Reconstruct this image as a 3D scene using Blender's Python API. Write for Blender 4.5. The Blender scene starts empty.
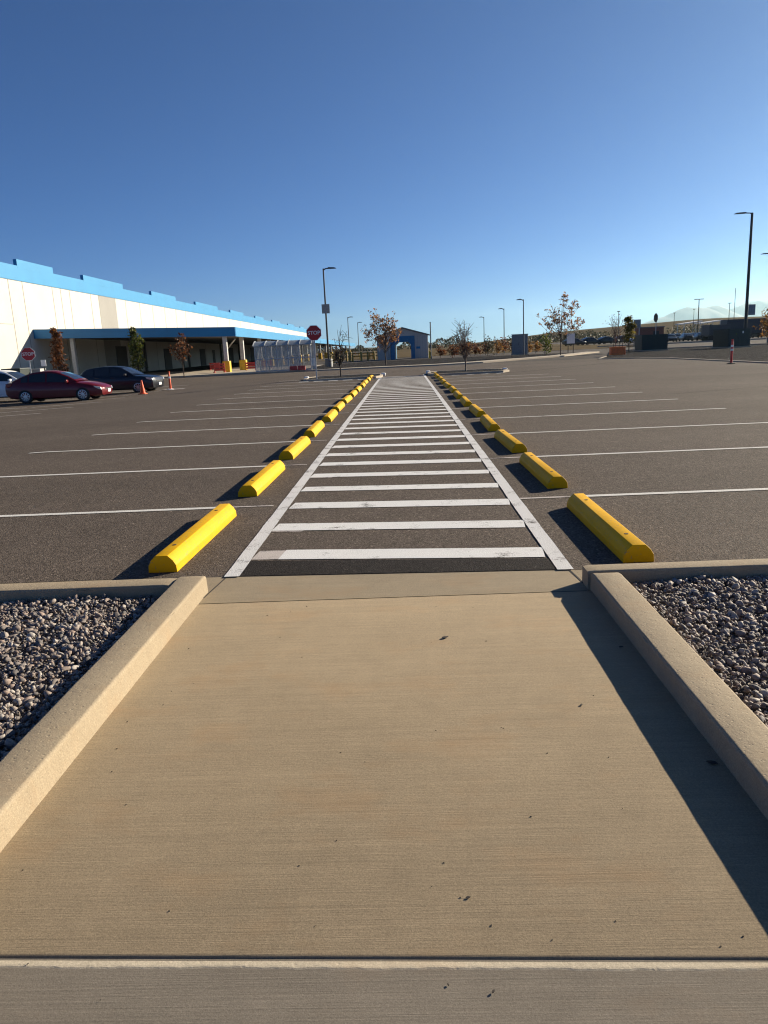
import bpy, bmesh, math, random
import numpy as np
from mathutils import Vector, Matrix, noise as mnoise
R = math.radians
SC = bpy.context.scene
COL = SC.collection
# ------------------------------------------------------------------ helpers
class MB:
    """collects geometry that is linked as ONE mesh object"""
    def __init__(s): s.v = []; s.f = []; s.m = []; s.mi = 0
    def poly(s, pts):
        n = len(s.v); s.v += [tuple(p) for p in pts]; s.f.append(tuple(range(n, n+len(pts)))); s.m.append(s.mi)
    def faces(s, vs, fs):
        n = len(s.v); s.v += [tuple(p) for p in vs]
        for f in fs: s.f.append(tuple(i+n for i in f)); s.m.append(s.mi)
    def box(s, c, d, rz=0.0, M=None):
        x, y, z = d[0]/2, d[1]/2, d[2]/2
        P = [Vector(p) for p in ((-x,-y,-z),(x,-y,-z),(x,y,-z),(-x,y,-z),(-x,-y,z),(x,-y,z),(x,y,z),(-x,y,z))]
        m = M if M is not None else Matrix.Rotation(rz, 3, 'Z')
        P = [m @ p + Vector(c) for p in P]
        s.faces(P, [(0,3,2,1),(4,5,6,7),(0,1,5,4),(1,2,6,5),(2,3,7,6),(3,0,4,7)]); return s
    def box2(s, a, b):
        return s.box([(p+q)/2 for p, q in zip(a, b)], [abs(q-p) for p, q in zip(a, b)])
    def tube(s, pts, rad, n=8, cap=True):
        pts = [Vector(p) for p in pts]
        if not hasattr(rad, '__len__'): rad = [rad]*len(pts)
        vs = []; fs = []; ref = None
        for i, p in enumerate(pts):
            t = (pts[min(i+1, len(pts)-1)] - pts[max(i-1, 0)]).normalized()
            a = (Vector((0,0,1)) if abs(t.z) < .9 else Vector((1,0,0))) if ref is None else ref
            u = (a - t*a.dot(t)).normalized(); ref = u; w = t.cross(u)
            for k in range(n):
                q = 2*math.pi*k/n
                vs.append(p + (u*math.cos(q) + w*math.sin(q))*rad[i])
        for i in range(len(pts)-1):
            for k in range(n):
                fs.append((i*n+k, i*n+(k+1)%n, (i+1)*n+(k+1)%n, (i+1)*n+k))
        if cap:
            fs.append(tuple(range(n-1, -1, -1))); fs.append(tuple((len(pts)-1)*n+k for k in range(n)))
        s.faces(vs, fs); return s
    def lathe(s, prof, c, axis='Z', n=24):
        vs = []; fs = []
        for (r, h) in prof:
            for k in range(n):
                q = 2*math.pi*k/n; a, b = r*math.cos(q), r*math.sin(q)
                p = (a, b, h) if axis == 'Z' else ((a, h, b) if axis == 'Y' else (h, a, b))
                vs.append((c[0]+p[0], c[1]+p[1], c[2]+p[2]))
        for i in range(len(prof)-1):
            for k in range(n): fs.append((i*n+k, i*n+(k+1)%n, (i+1)*n+(k+1)%n, (i+1)*n+k))
        s.faces(vs, fs); return s
    def prism(s, pts2, y0, y1, plane='XZ'):
        """extrude a 2-D outline"""
        def P(p, h): return (p[0], h, p[1]) if plane == 'XZ' else ((p[0], p[1], h) if plane == 'XY' else (h, p[0], p[1]))
        n = len(pts2); vs = [P(p, y0) for p in pts2] + [P(p, y1) for p in pts2]
        fs = [tuple(range(n)), tuple(range(2*n-1, n-1, -1))] + [(i, i+n, (i+1)%n+n, (i+1)%n) for i in range(n)]
        s.faces(vs, fs); return s
    def build(s, name, mats, parent=None, smooth=None, bevel=0, bseg=2, fix=True):
        me = bpy.data.meshes.new(name); me.from_pydata(s.v, [], s.f)
        for m in (mats if isinstance(mats, (list, tuple)) else [mats]): me.materials.append(m)
        me.polygons.foreach_set('material_index', s.m)
        if fix or bevel:
            bm = bmesh.new(); bm.from_mesh(me)
            if bevel:
                bmesh.ops.remove_doubles(bm, verts=bm.verts, dist=1e-5)
                bmesh.ops.recalc_face_normals(bm, faces=bm.faces)
                es = [e for e in bm.edges if len(e.link_faces) == 2 and e.calc_face_angle(0) > R(25)]
                bmesh.ops.bevel(bm, geom=es, offset=bevel, segments=bseg, profile=.5, affect='EDGES', clamp_overlap=True)
            bmesh.ops.recalc_face_normals(bm, faces=bm.faces)
            bm.to_mesh(me); bm.free()
        if smooth is not None:
            me.polygons.foreach_set('use_smooth', [True]*len(me.polygons))
            me.set_sharp_from_angle(angle=R(smooth))
        o = bpy.data.objects.new(name, me); COL.objects.link(o)
        if parent: o.parent = parent
        return o
def tag(o, label, cat, group=None, kind=None):
    o['label'] = label; o['category'] = cat
    if group: o['group'] = group
    if kind: o['kind'] = kind
    return o
def struct(o, label=None, cat=None):
    o['kind'] = 'structure'
    o['label'] = label or ('the ' + o.name.replace('_', ' ') + ' of the car park scene'); o['category'] = cat or o.name.replace('_', ' ').split('.')[0]
    return o
def thing(name, loc, label, cat, rz=0, group=None):
    o = bpy.data.objects.new(name, None); COL.objects.link(o); o.empty_display_size = .2
    o.location = loc; o.rotation_euler.z = rz
    return tag(o, label, cat, group)
def copy_tree(o, parent=None):
    c = o.copy(); COL.objects.link(c)
    if parent: c.parent = parent
    for ch in [q for q in bpy.data.objects if q.parent == o]: copy_tree(ch, c)
    return c
def gz(x, y):
    """the car park drains gently to the left"""
    f = 1 if y < 44 else max(0, 1-(y-44)/10)
    return -.033*min(10, max(0, -6.5-x))*f
# ------------------------------------------------------------------ materials
def nodes(name):
    m = bpy.data.materials.new(name); m.use_nodes = True
    nt = m.node_tree; return m, nt, nt.nodes['Principled BSDF']
def N(nt, t, **k):
    n = nt.nodes.new(t)
    for a, b in k.items():
        if a in n.inputs.keys() if hasattr(n, 'inputs') else False: n.inputs[a].default_value = b
        else: setattr(n, a, b)
    return n
def ramp(nt, fac, stops, interp='LINEAR'):
    r = nt.nodes.new('ShaderNodeValToRGB'); cr = r.color_ramp; cr.interpolation = interp
    while len(cr.elements) < len(stops): cr.elements.new(.5)
    for e, (p, c) in zip(cr.elements, stops):
        e.position = p; e.color = (c[0], c[1], c[2], 1) if hasattr(c, '__len__') else (c, c, c, 1)
    nt.links.new(fac, r.inputs['Fac']); return r.outputs['Color']
def noise(nt, scale, detail=3, rough=.55, mapscale=None, coord='Object'):
    tc = nt.nodes.new('ShaderNodeTexCoord'); src = tc.outputs[coord]
    if mapscale:
        mp = nt.nodes.new('ShaderNodeMapping'); mp.inputs['Scale'].default_value = mapscale
        nt.links.new(src, mp.inputs['Vector']); src = mp.outputs['Vector']
    n = nt.nodes.new('ShaderNodeTexNoise'); n.inputs['Scale'].default_value = scale
    n.inputs['Detail'].default_value = detail; n.inputs['Roughness'].default_value = rough
    nt.links.new(src, n.inputs['Vector']); return n.outputs['Fac']
def vor(nt, scale, out='Distance', feature='F1', mapscale=None):
    tc = nt.nodes.new('ShaderNodeTexCoord'); src = tc.outputs['Object']
    if mapscale:
        mp = nt.nodes.new('ShaderNodeMapping'); mp.inputs['Scale'].default_value = mapscale
        nt.links.new(src, mp.inputs['Vector']); src = mp.outputs['Vector']
    n = nt.nodes.new('ShaderNodeTexVoronoi'); n.feature = feature; n.inputs['Scale'].default_value = scale
    nt.links.new(src, n.inputs['Vector']); return n.outputs[out]
def mix(nt, fac, a, b, mode='MIX'):
    n = nt.nodes.new('ShaderNodeMix'); n.data_type = 'RGBA'; n.blend_type = mode
    def put(i, v):
        if hasattr(v, 'links') or isinstance(v, bpy.types.NodeSocket): nt.links.new(v, n.inputs[i])
        elif i == 0: n.inputs[0].default_value = v
        else: n.inputs[i].default_value = (v[0], v[1], v[2], 1)
    put(0, fac); put(6, a); put(7, b); return n.outputs[2]
def bump(nt, h, strength, dist, prev=None):
    b = nt.nodes.new('ShaderNodeBump'); b.inputs['Strength'].default_value = strength; b.inputs['Distance'].default_value = dist
    nt.links.new(h, b.inputs['Height'])
    if prev is not None: nt.links.new(prev, b.inputs['Normal'])
    return b.outputs['Normal']
def pm(name, c, rough=.6, metal=0, var=.15, scale=6, bmp=0, bscale=40, coat=0, spec=.5):
    """plain surface with a little procedural mottling"""
    m, nt, b = nodes(name)
    f = noise(nt, scale, 4)
    lo = [max(0, q*(1-var)) for q in c]; hi = [min(1, q*(1+var)) for q in c]
    nt.links.new(ramp(nt, f, [(.3, lo), (.7, hi)]), b.inputs['Base Color'])
    b.inputs['Roughness'].default_value = rough; b.inputs['Metallic'].default_value = metal
    b.inputs['Coat Weight'].default_value = coat; b.inputs['Specular IOR Level'].default_value = spec
    if bmp: nt.links.new(bump(nt, noise(nt, bscale, 4), bmp, .01), b.inputs['Normal'])
    return m
def leafmat(name, stops, trans=.5):
    m, nt, b = nodes(name)
    g = nt.nodes.new('ShaderNodeNewGeometry')
    c = ramp(nt, g.outputs['Random Per Island'], stops)
    nt.links.new(c, b.inputs['Base Color']); b.inputs['Roughness'].default_value = .6
    t = nt.nodes.new('ShaderNodeBsdfTranslucent'); nt.links.new(c, t.inputs['Color'])
    mx = nt.nodes.new('ShaderNodeMixShader'); mx.inputs[0].default_value = trans
    nt.links.new(b.outputs[0], mx.inputs[1]); nt.links.new(t.outputs[0], mx.inputs[2])
    nt.links.new(mx.outputs[0], nt.nodes['Material Output'].inputs['Surface']); return m
def concrete(name, c, broom=True, rough_face=0.0, pit=0.0):
    m, nt, b = nodes(name)
    big = noise(nt, 1.1, 5, .6); mid = noise(nt, 9, 5, .65); fine = noise(nt, 320, 3, .6)
    c1 = [q*.92 for q in c]; c2 = [min(1, q*1.07) for q in c]
    col = ramp(nt, big, [(.3, c1), (.7, c2)])
    col = mix(nt, .55, col, ramp(nt, mid, [(.25, .86), (.75, 1.12)]), 'MULTIPLY')
    col = mix(nt, .5, col, ramp(nt, noise(nt, 125, 4, .7), [(.3, .66), (.7, 1.34)]), 'MULTIPLY')
    col = mix(nt, .5, col, ramp(nt, fine, [(.3, .58), (.7, 1.42)]), 'MULTIPLY')
    tint = noise(nt, 1.7, 5, .65, (1, 1.7, 1)); col = mix(nt, ramp(nt, tint, [(.52, 0), (.70, .5)]), col, [c[0]*1.08, c[1]*.92, c[2]*.78])
    stain = noise(nt, 2.3, 6, .7, (1, .6, 1))
    col = mix(nt, ramp(nt, stain, [(.62, 0), (.76, .3)]), col, [c[0]*.72, c[1]*.68, c[2]*.62])
    nrm = None
    if broom:
        st = noise(nt, 1, 4, .7, (1.6, 165, 1)); st2 = noise(nt, 1, 3, .6, (.7, 36, 1))
        col = mix(nt, .5, col, ramp(nt, st, [(.3, .76), (.7, 1.2)]), 'MULTIPLY')
        col = mix(nt, .4, col, ramp(nt, st2, [(.3, .86), (.7, 1.12)]), 'MULTIPLY')
        nrm = bump(nt, st, .5, .0022)
    if pit:
        v = vor(nt, 38); nrm = bump(nt, ramp(nt, v, [(.0, 0), (.25, 1)]), pit, .004, nrm)
        nrm = bump(nt, noise(nt, 26, 5, .7), pit, .008, nrm)
    nrm = bump(nt, noise(nt, 210, 3, .6), .35, .0016, nrm)
    nt.links.new(nrm, b.inputs['Normal']); nt.links.new(col, b.inputs['Base Color'])
    b.inputs['Roughness'].default_value = .88; b.inputs['Specular IOR Level'].default_value = .3
    return m
def asphalt(name, c, sp=1.0):
    m, nt, b = nodes(name)
    big = noise(nt, .22, 5, .6, (.5, 1.1, 1)); drip = noise(nt, 1.9, 4, .6); mid = noise(nt, 2.6, 5, .65)
    agg = vor(nt, 72, 'Color'); agg2 = noise(nt, 150, 3, .7)
    col = ramp(nt, big, [(.3, [q*.84 for q in c]), (.7, [q*1.15 for q in c])])
    col = mix(nt, .5, col, ramp(nt, mid, [(.3, .82), (.7, 1.16)]), 'MULTIPLY')
    col = mix(nt, .92*sp, col, ramp(nt, agg, [(.15, .45), (.55, .95), (.85, 1.25), (.97, 2.6)]), 'MULTIPLY')
    col = mix(nt, 1, col, ramp(nt, drip, [(.66, 1), (.76, .72)]), 'MULTIPLY')
    col = mix(nt, .5, col, ramp(nt, agg2, [(.3, .6), (.7, 1.4)]), 'MULTIPLY')
    nt.links.new(col, b.inputs['Base Color']); b.inputs['Roughness'].default_value = .9
    b.inputs['Specular IOR Level'].default_value = .12
    n1 = bump(nt, vor(nt, 95), .75, .005); n1 = bump(nt, agg2, .6, .004, n1)
    nt.links.new(n1, b.inputs['Normal']); return m
def paint(name, c, wear=.45, under=(.07, .063, .056)):
    m, nt, b = nodes(name)
    w = noise(nt, 60, 5, .75); w2 = noise(nt, 4, 4, .6)
    f = mix(nt, .55, w, w2)
    rgb = nt.nodes.new('ShaderNodeRGBToBW'); nt.links.new(f, rgb.inputs[0])
    fac = ramp(nt, rgb.outputs[0], [(wear-.09, 1), (wear, 0)])
    base = ramp(nt, noise(nt, 130, 3, .6), [(.3, [q*.8 for q in c]), (.7, c)])
    nt.links.new(mix(nt, fac, base, under), b.inputs['Base Color'])
    b.inputs['Roughness'].default_value = .75; b.inputs['Specular IOR Level'].default_value = .3
    n1 = bump(nt, vor(nt, 95), .5, .004); n1 = bump(nt, noise(nt, 150, 3, .7), .4, .003, n1)
    nt.links.new(n1, b.inputs['Normal']); return m
def glass(name, c=(.02, .025, .03), rough=.05):
    m, nt, b = nodes(name); b.inputs['Base Color'].default_value = (*c, 1)
    b.inputs['Roughness'].default_value = rough; b.inputs['Specular IOR Level'].default_value = .5
    b.inputs['Coat Weight'].default_value = .15; return m
def clear(name, c, alpha):
    m, nt, b = nodes(name); b.inputs['Base Color'].default_value = (*c, 1); b.inputs['Roughness'].default_value = .15
    t = nt.nodes.new('ShaderNodeBsdfTransparent'); mx = nt.nodes.new('ShaderNodeMixShader')
    nt.links.new(ramp(nt, noise(nt, .6, 2), [(.3, alpha*.92), (.7, alpha*1.08)]), mx.inputs[0])
    nt.links.new(t.outputs[0], mx.inputs[1]); nt.links.new(b.outputs[0], mx.inputs[2])
    nt.links.new(mx.outputs[0], nt.nodes['Material Output'].inputs['Surface']); return m
def yellowmat():
    m, nt, b = nodes('yellow_stop_paint')
    c = (.74, .41, .003)
    col = ramp(nt, noise(nt, 5, 5, .65), [(.3, [q*.86 for q in c]), (.7, c)])
    sc = noise(nt, 34, 6, .78)
    col = mix(nt, ramp(nt, sc, [(.585, 0), (.62, .7)]), col, (.30, .22, .12))
    oi = nt.nodes.new('ShaderNodeObjectInfo')
    col = mix(nt, .35, col, ramp(nt, oi.outputs['Random'], [(0, .86), (1, 1.12)]), 'MULTIPLY')
    nt.links.new(col, b.inputs['Base Color']); b.inputs['Roughness'].default_value = .6; b.inputs['Specular IOR Level'].default_value = .15
    n1 = bump(nt, noise(nt, 45, 5, .7), .35, .003)
    nt.links.new(n1, b.inputs['Normal']); return m
CONC_TAN = (.285, .222, .142)
M = dict(
    asphalt=asphalt('asphalt', (.112, .091, .075)), asphalt_dark=asphalt('dark_asphalt_edge', (.026, .022, .02)),
    asphalt_far=asphalt('road_asphalt', (.085, .073, .064), .6),
    walk=concrete('broomed_concrete', CONC_TAN), walk_grey=concrete('grey_broomed_concrete', (.185, .160, .128)),
    lit_paste=concrete('sunlit_joint_paste', (.40, .35, .27), False, 0, .2), apron=concrete('apron_concrete', (.29, .235, .158)), kerb=concrete('kerb_concrete', (.315, .255, .175), False, 0, .35),
    kerb_far=concrete('pale_kerb_concrete', (.40, .345, .275), False),
    joint=pm('joint_dirt', (.035, .03, .027), .95),
    white=paint('white_road_paint', (.74, .74, .73), .44), edge=paint('edge_line_paint', (.66, .66, .66), .462), white_old=paint('worn_road_paint', (.5, .48, .45), .52),
    stall=paint('stall_line_paint', (.66, .65, .62), .43), ghost=paint('faded_paint', (.52, .47, .44), .50),
    yellow=yellowmat(), hole=pm('rusty_bolt', (.07, .04, .025), .8, .3),
    soil=pm('soil', (.05, .042, .036), .95, bmp=.6), mulch=None,
    wallw=pm('white_tilt_panel', (.52, .505, .46), .75, var=.05, scale=.4), wallg=pm('grey_tilt_panel', (.27, .262, .24), .75, var=.05, scale=.4),
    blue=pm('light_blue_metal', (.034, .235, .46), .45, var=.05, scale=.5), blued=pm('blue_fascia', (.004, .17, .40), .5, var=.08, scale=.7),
    seam=pm('panel_seam', (.25, .235, .205), .8), dark=pm('dark_door', (.018, .019, .022), .6), soffit=pm('soffit', (.10, .10, .10), .8),
    colmn=pm('grey_column_paint', (.50, .49, .47), .6), ochre=pm('ochre_bollard', (.30, .20, .035), .6), ylw=pm('bollard_yellow', (.70, .42, .02), .55),
    red=pm('red_sign', (.40, .012, .018), .45, var=.05), white_s=pm('sign_white', (.78, .78, .77), .5, var=.03),
    galv=pm('galvanised_steel', (.42, .43, .44), .45, .6), black=pm('dark_bronze_pole', (.018, .017, .018), .45, .2),
    backs=pm('sign_back', (.27, .28, .28), .5, .3), orange=pm('cone_orange', (.75, .09, .015), .55), redo=pm('red_delineator', (.62, .03, .02), .5),
    rubber=pm('black_rubber', (.016, .016, .017), .8), chrome=pm('rim_alloy', (.55, .56, .58), .3, .85, .05),
    carred=pm('red_car_paint', (.13, .003, .008), .38, .1, .05, 2, coat=.35, spec=.4), carnavy=pm('navy_car_paint', (.005, .007, .014), .35, .1, .05, 2, coat=.4, spec=.4),
    carwhite=pm('white_car_paint', (.72, .73, .74), .3, 0, .03, 2, coat=.8),
    glass=glass('car_glass'), lamp=pm('headlight_glass', (.62, .63, .64), .15, .2, .05, coat=.8), tail=pm('tail_light', (.22, .005, .005), .25, coat=.8),
    trim=pm('black_trim', (.02, .02, .02), .6),
    bark=pm('bark', (.075, .055, .042), .9, bmp=.5), barkd=pm('dark_bark', (.035, .028, .024), .9, bmp=.5), twig=pm('pale_twig', (.14, .105, .085), .9),
    lf_orange=leafmat('orange_leaves', [(0, (.10, .032, .010)), (.5, (.24, .075, .018)), (1, (.36, .15, .05))]),
    lf_tan=leafmat('tan_orange_leaves', [(0, (.12, .07, .04)), (.45, (.22, .115, .06)), (.8, (.36, .17, .06)), (1, (.42, .29, .18))], .55), lf_brown=leafmat('brown_leaves', [(0, (.05, .02, .010)), (.6, (.13, .045, .016)), (1, (.22, .09, .03))]),
    lf_green=leafmat('green_leaves', [(0, (.022, .038, .010)), (.6, (.06, .085, .015)), (1, (.16, .15, .02))]),
    lf_gold=leafmat('gold_green_leaves', [(0, (.05, .045, .008)), (.6, (.14, .115, .015)), (1, (.26, .19, .03))]),
    lf_amber=leafmat('amber_leaves', [(0, (.09, .045, .012)), (.6, (.24, .11, .025)), (1, (.34, .19, .05))]),
    lf_dark=leafmat('dark_scrub', [(0, (.018, .022, .012)), (.6, (.045, .045, .022)), (1, (.10, .075, .035))], .3),
    siding=pm('grey_siding', (.46, .445, .42), .6, .1, .05), bluep=pm('portal_blue', (.012, .14, .30), .5), roofg=pm('grey_roof', (.13, .135, .14), .6),
    cab=pm('dark_green_cabinet', (.014, .024, .021), .5, .1), cabl=pm('light_grey_cabinet', (.19, .205, .215), .55), cabg=pm('grey_cabinet', (.10, .115, .13), .55),
    clearp=clear('shelter_panel', (.42, .45, .47), .38), poly=clear('shelter_roof_sheet', (.36, .39, .40), .8),
    bargo=pm('orange_guard', (.85, .17, .035), .6), tent=pm('white_roof', (.8, .8, .78), .6), navy=pm('navy_trailer', (.022, .028, .045), .5),
    brick=pm('red_panel', (.16, .055, .04), .7), cart=pm('red_barricade', (.42, .035, .025), .5),
    mount=pm('mountain_rock', (.28, .25, .235), .95, var=.25, scale=.002),
)
def mulch():
    m, nt, b = nodes('rock_mulch')
    v = vor(nt, 9, 'Color'); n = noise(nt, .6, 5)
    col = ramp(nt, v, [(.1, (.010, .0098, .010)), (.5, (.034, .0325, .033)), (.9, (.085, .081, .080))])
    col = mix(nt, .5, col, ramp(nt, n, [(.3, .7), (.7, 1.3)]), 'MULTIPLY')
    nt.links.new(col, b.inputs['Base Color']); b.inputs['Roughness'].default_value = 1; b.inputs['Specular IOR Level'].default_value = .02
    nt.links.new(bump(nt, vor(nt, 9), 1, .08), b.inputs['Normal']); return m
M['mulch'] = mulch()
def field():
    m, nt, b = nodes('dry_grass')
    a = noise(nt, .018, 6, .65, (.35, 1, 1)); c = noise(nt, .25, 6, .7)
    col = ramp(nt, a, [(.3, (.075, .056, .032)), (.5, (.12, .09, .05)), (.68, (.055, .052, .03))])
    col = mix(nt, .6, col, ramp(nt, c, [(.3, .7), (.7, 1.3)]), 'MULTIPLY')
    nt.links.new(col, b.inputs['Base Color']); b.inputs['Roughness'].default_value = 1; b.inputs['Specular IOR Level'].default_value = .02
    nt.links.new(bump(nt, c, .8, .3), b.inputs['Normal']); return m
M['field'] = field()
def fines():
    m, nt, b = nodes('stone_fines')
    c = ramp(nt, vor(nt, 85, 'Color'), [(.1, (.05, .045, .042)), (.5, (.14, .12, .108)), (.9, (.30, .27, .24))])
    nt.links.new(c, b.inputs['Base Color']); b.inputs['Roughness'].default_value = .9
    nt.links.new(bump(nt, vor(nt, 85), 1, .012), b.inputs['Normal']); return m
M['fines'] = fines()
def stone():
    m, nt, b = nodes('crushed_stone')
    g = nt.nodes.new('ShaderNodeNewGeometry')
    c = ramp(nt, g.outputs['Random Per Island'], [(0, (.095, .088, .086)), (.25, (.16, .14, .132)), (.5, (.225, .185, .162)), (.68, (.28, .205, .168)), (.84, (.31, .275, .245)), (1, (.42, .385, .35))])
    c = mix(nt, .6, c, ramp(nt, noise(nt, 70, 4, .7), [(.3, .62), (.7, 1.3)]), 'MULTIPLY')
    nt.links.new(c, b.inputs['Base Color']); b.inputs['Roughness'].default_value = .75
    nt.links.new(bump(nt, noise(nt, 160, 4, .7), .5, .003), b.inputs['Normal']); return m
M['stone'] = stone()
# ------------------------------------------------------------------ ground
def sheet(name, x0, x1, y0, y1, nx, ny, z, m, f=gz):
    b = MB(); vs = []; fs = []
    for j in range(ny+1):
        for i in range(nx+1):
            x = x0+(x1-x0)*i/nx; y = y0+(y1-y0)*j/ny; vs.append((x, y, z+f(x, y)))
    for j in range(ny):
        for i in range(nx):
            k = j*(nx+1)+i; fs.append((k, k+1, k+nx+2, k+nx+1))
    b.faces(vs, fs); return b.build(name, m, smooth=60, fix=False)
flat = lambda x, y: 0
b = MB()
for (a, c) in (((-16000, -2000), (16000, 16000)),):
    b.poly([(a[0], a[1], -.75), (c[0], a[1], -.75), (c[0], c[1], -.75), (a[0], c[1], -.75)])
struct(b.build('ground', M['field'], fix=False), 'dry grass plain around the car park reaching the horizon', 'ground')
lot = sheet('parking_lot', -44, 17, 5.02, 56.6, 61, 52, 0, M['asphalt'])
for v in lot.data.vertices:
    if v.co.y < 5.03: v.co.y = 5.015 - .05*max(-2, min(2, v.co.x))
struct(lot, 'brown grey asphalt car park with painted stalls', 'parking lot')
b = MB(); b.poly([(-60, 56.6, -.02), (75, 56.6, -.02), (75, 20, -.02), (17, 20, -.02)][::-1]); b.v = []; b.f = []; b.m = []
b.poly([(-120, 56.6, -.012), (150, 56.6, -.012), (150, 330, -.012), (-120, 330, -.012)])
struct(b.build('service_road', M['asphalt_far'], fix=False), 'grey asphalt service roads and yard beyond the lot', 'road')
b = MB(); b.poly([(17, -4, -.01), (150, -4, -.01), (150, 56.6, -.01), (17, 56.6, -.01)])
struct(b.build('side_lot', M['asphalt_far'], fix=False), 'asphalt to the right of the car park', 'parking lot')
# dry strip of field beyond the gatehouse, left of the far lot
b = MB(); b.poly([(-12, 104, .02), (36, 104, .02), (52, 329, .02), (-10, 329, .02)])
struct(b.build('dry_verge', M['field'], fix=False), 'tan dry grass verge behind the gatehouse', 'verge')
def strip(b, x0, y0, x1, y1, w, z, f=gz, n=1):
    d = Vector((x1-x0, y1-y0)); L = d.length; d /= L; p = Vector((-d.y, d.x))*w/2
    for i in range(n):
        a = i/n; c = (i+1)/n
        xa, ya, xb, yb = x0+(x1-x0)*a, y0+(y1-y0)*a, x0+(x1-x0)*c, y0+(y1-y0)*c
        b.poly([(q[0], q[1], z+f(q[0], q[1])) for q in ((xa-p.x, ya-p.y), (xb-p.x, yb-p.y), (xb+p.x, yb+p.y), (xa+p.x, ya+p.y))])
# dark raw edge of the asphalt along the apron
b = MB(); b.poly([(-1.33, 5.083, .003), (1.09, 4.962, .003), (1.09, 5.235, .003), (-1.33, 5.47, .003)])
struct(b.build('asphalt_edge', M['asphalt_dark'], fix=False), 'dark rough asphalt edge in front of the first white bar', 'road edge')
# sidewalk: tan slab, grey near slab and apron, with tooled joints
def slab(name, prof, x0, x1, m):
    b = MB(); b.prism([(y, z) for y, z in prof], x0, x1, 'YZ'); return b.build(name, m, smooth=50)
rng = random.Random(5)
struct(slab('sidewalk', [(1.668, -.12), (1.668, -.004), (1.672, 0), (1.680, .0015), (4.495, .0015), (4.502, -.003), (4.502, -.12)], -1.42, 1.16, M['walk']), 'tan broom finished concrete sidewalk slab between the kerbs', 'sidewalk')
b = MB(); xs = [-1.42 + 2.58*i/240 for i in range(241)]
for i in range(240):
    for (ya, za, yb, zb, mi) in ((-3, -.0005, 1.60, -.0005, 0), (1.60, -.0005, 1.631, -.0002, 0), (1.631, -.0002, 1.636, .0011, 1), (1.636, .0011, 1.642, .0006, 1), (1.642, .0006, 1.660, -.0034, 1), (1.660, -.0034, 1.668, -.0036, 0)):  # joint slope gets a paler paste colour that paints in its sunlight
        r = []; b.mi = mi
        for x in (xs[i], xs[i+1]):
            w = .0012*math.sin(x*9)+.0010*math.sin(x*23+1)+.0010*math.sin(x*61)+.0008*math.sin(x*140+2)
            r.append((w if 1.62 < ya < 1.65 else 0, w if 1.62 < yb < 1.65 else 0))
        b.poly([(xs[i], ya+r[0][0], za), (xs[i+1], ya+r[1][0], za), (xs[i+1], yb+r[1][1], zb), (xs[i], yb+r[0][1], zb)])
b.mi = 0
struct(b.build('near_sidewalk', [M['walk_grey'], M['lit_paste']], fix=False), 'grey concrete slab below the tooled joint', 'sidewalk')
b = MB(); b.poly([(-1.385, 4.513, -.001), (1.125, 4.513, -.001), (1.13, 4.64, -.001), (1.13, 5.2, -.002), (-1.42, 5.2, -.002), (-1.40, 4.70, -.001)])
struct(b.build('apron', M['apron'], fix=False), 'pale flush concrete apron between sidewalk and asphalt', 'apron')
b = MB(); b.poly([(-1.6, 4.4, -.02), (1.4, 4.4, -.02), (1.4, 5.1, -.02), (-1.6, 5.1, -.02)])
b.poly([(-8, -3, -.03), (8, -3, -.03), (8, 5.05, -.03), (-8, 5.05, -.03)])
struct(b.build('subsoil', M['joint'], fix=False), 'dark dirt in the joints under the concrete', 'soil')
b = MB()
strip(b, -1.387, 4.62, -1.34, 5.05, .010, .001, flat); strip(b, 1.09, 4.95, 1.118, 4.66, .012, .001, flat)
struct(b.build('apron_joint', M['joint'], fix=False), 'dark gaps at both ends of the apron', 'joint')
b = MB(); b.poly([(-9, 4.74, -.002), (-1.40, 4.74, -.002), (-1.42, 5.3, -.002), (-9, 5.3, -.002)])
b.poly([(1.131, 4.69, -.002), (9, 4.69, -.002), (9, 5.2, -.002), (1.131, 5.2, -.002)])
struct(b.build('gutter', M['apron'], fix=False), 'concrete gutter behind the kerbs', 'gutter')
for nm in ('sidewalk', 'near_sidewalk'):           # the tooled joint is not quite square to the kerbs
    for v in bpy.data.objects[nm].data.vertices:
        if 1.5 < v.co.y < 1.75: v.co.y -= .0245*(v.co.x+1.16)
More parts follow.
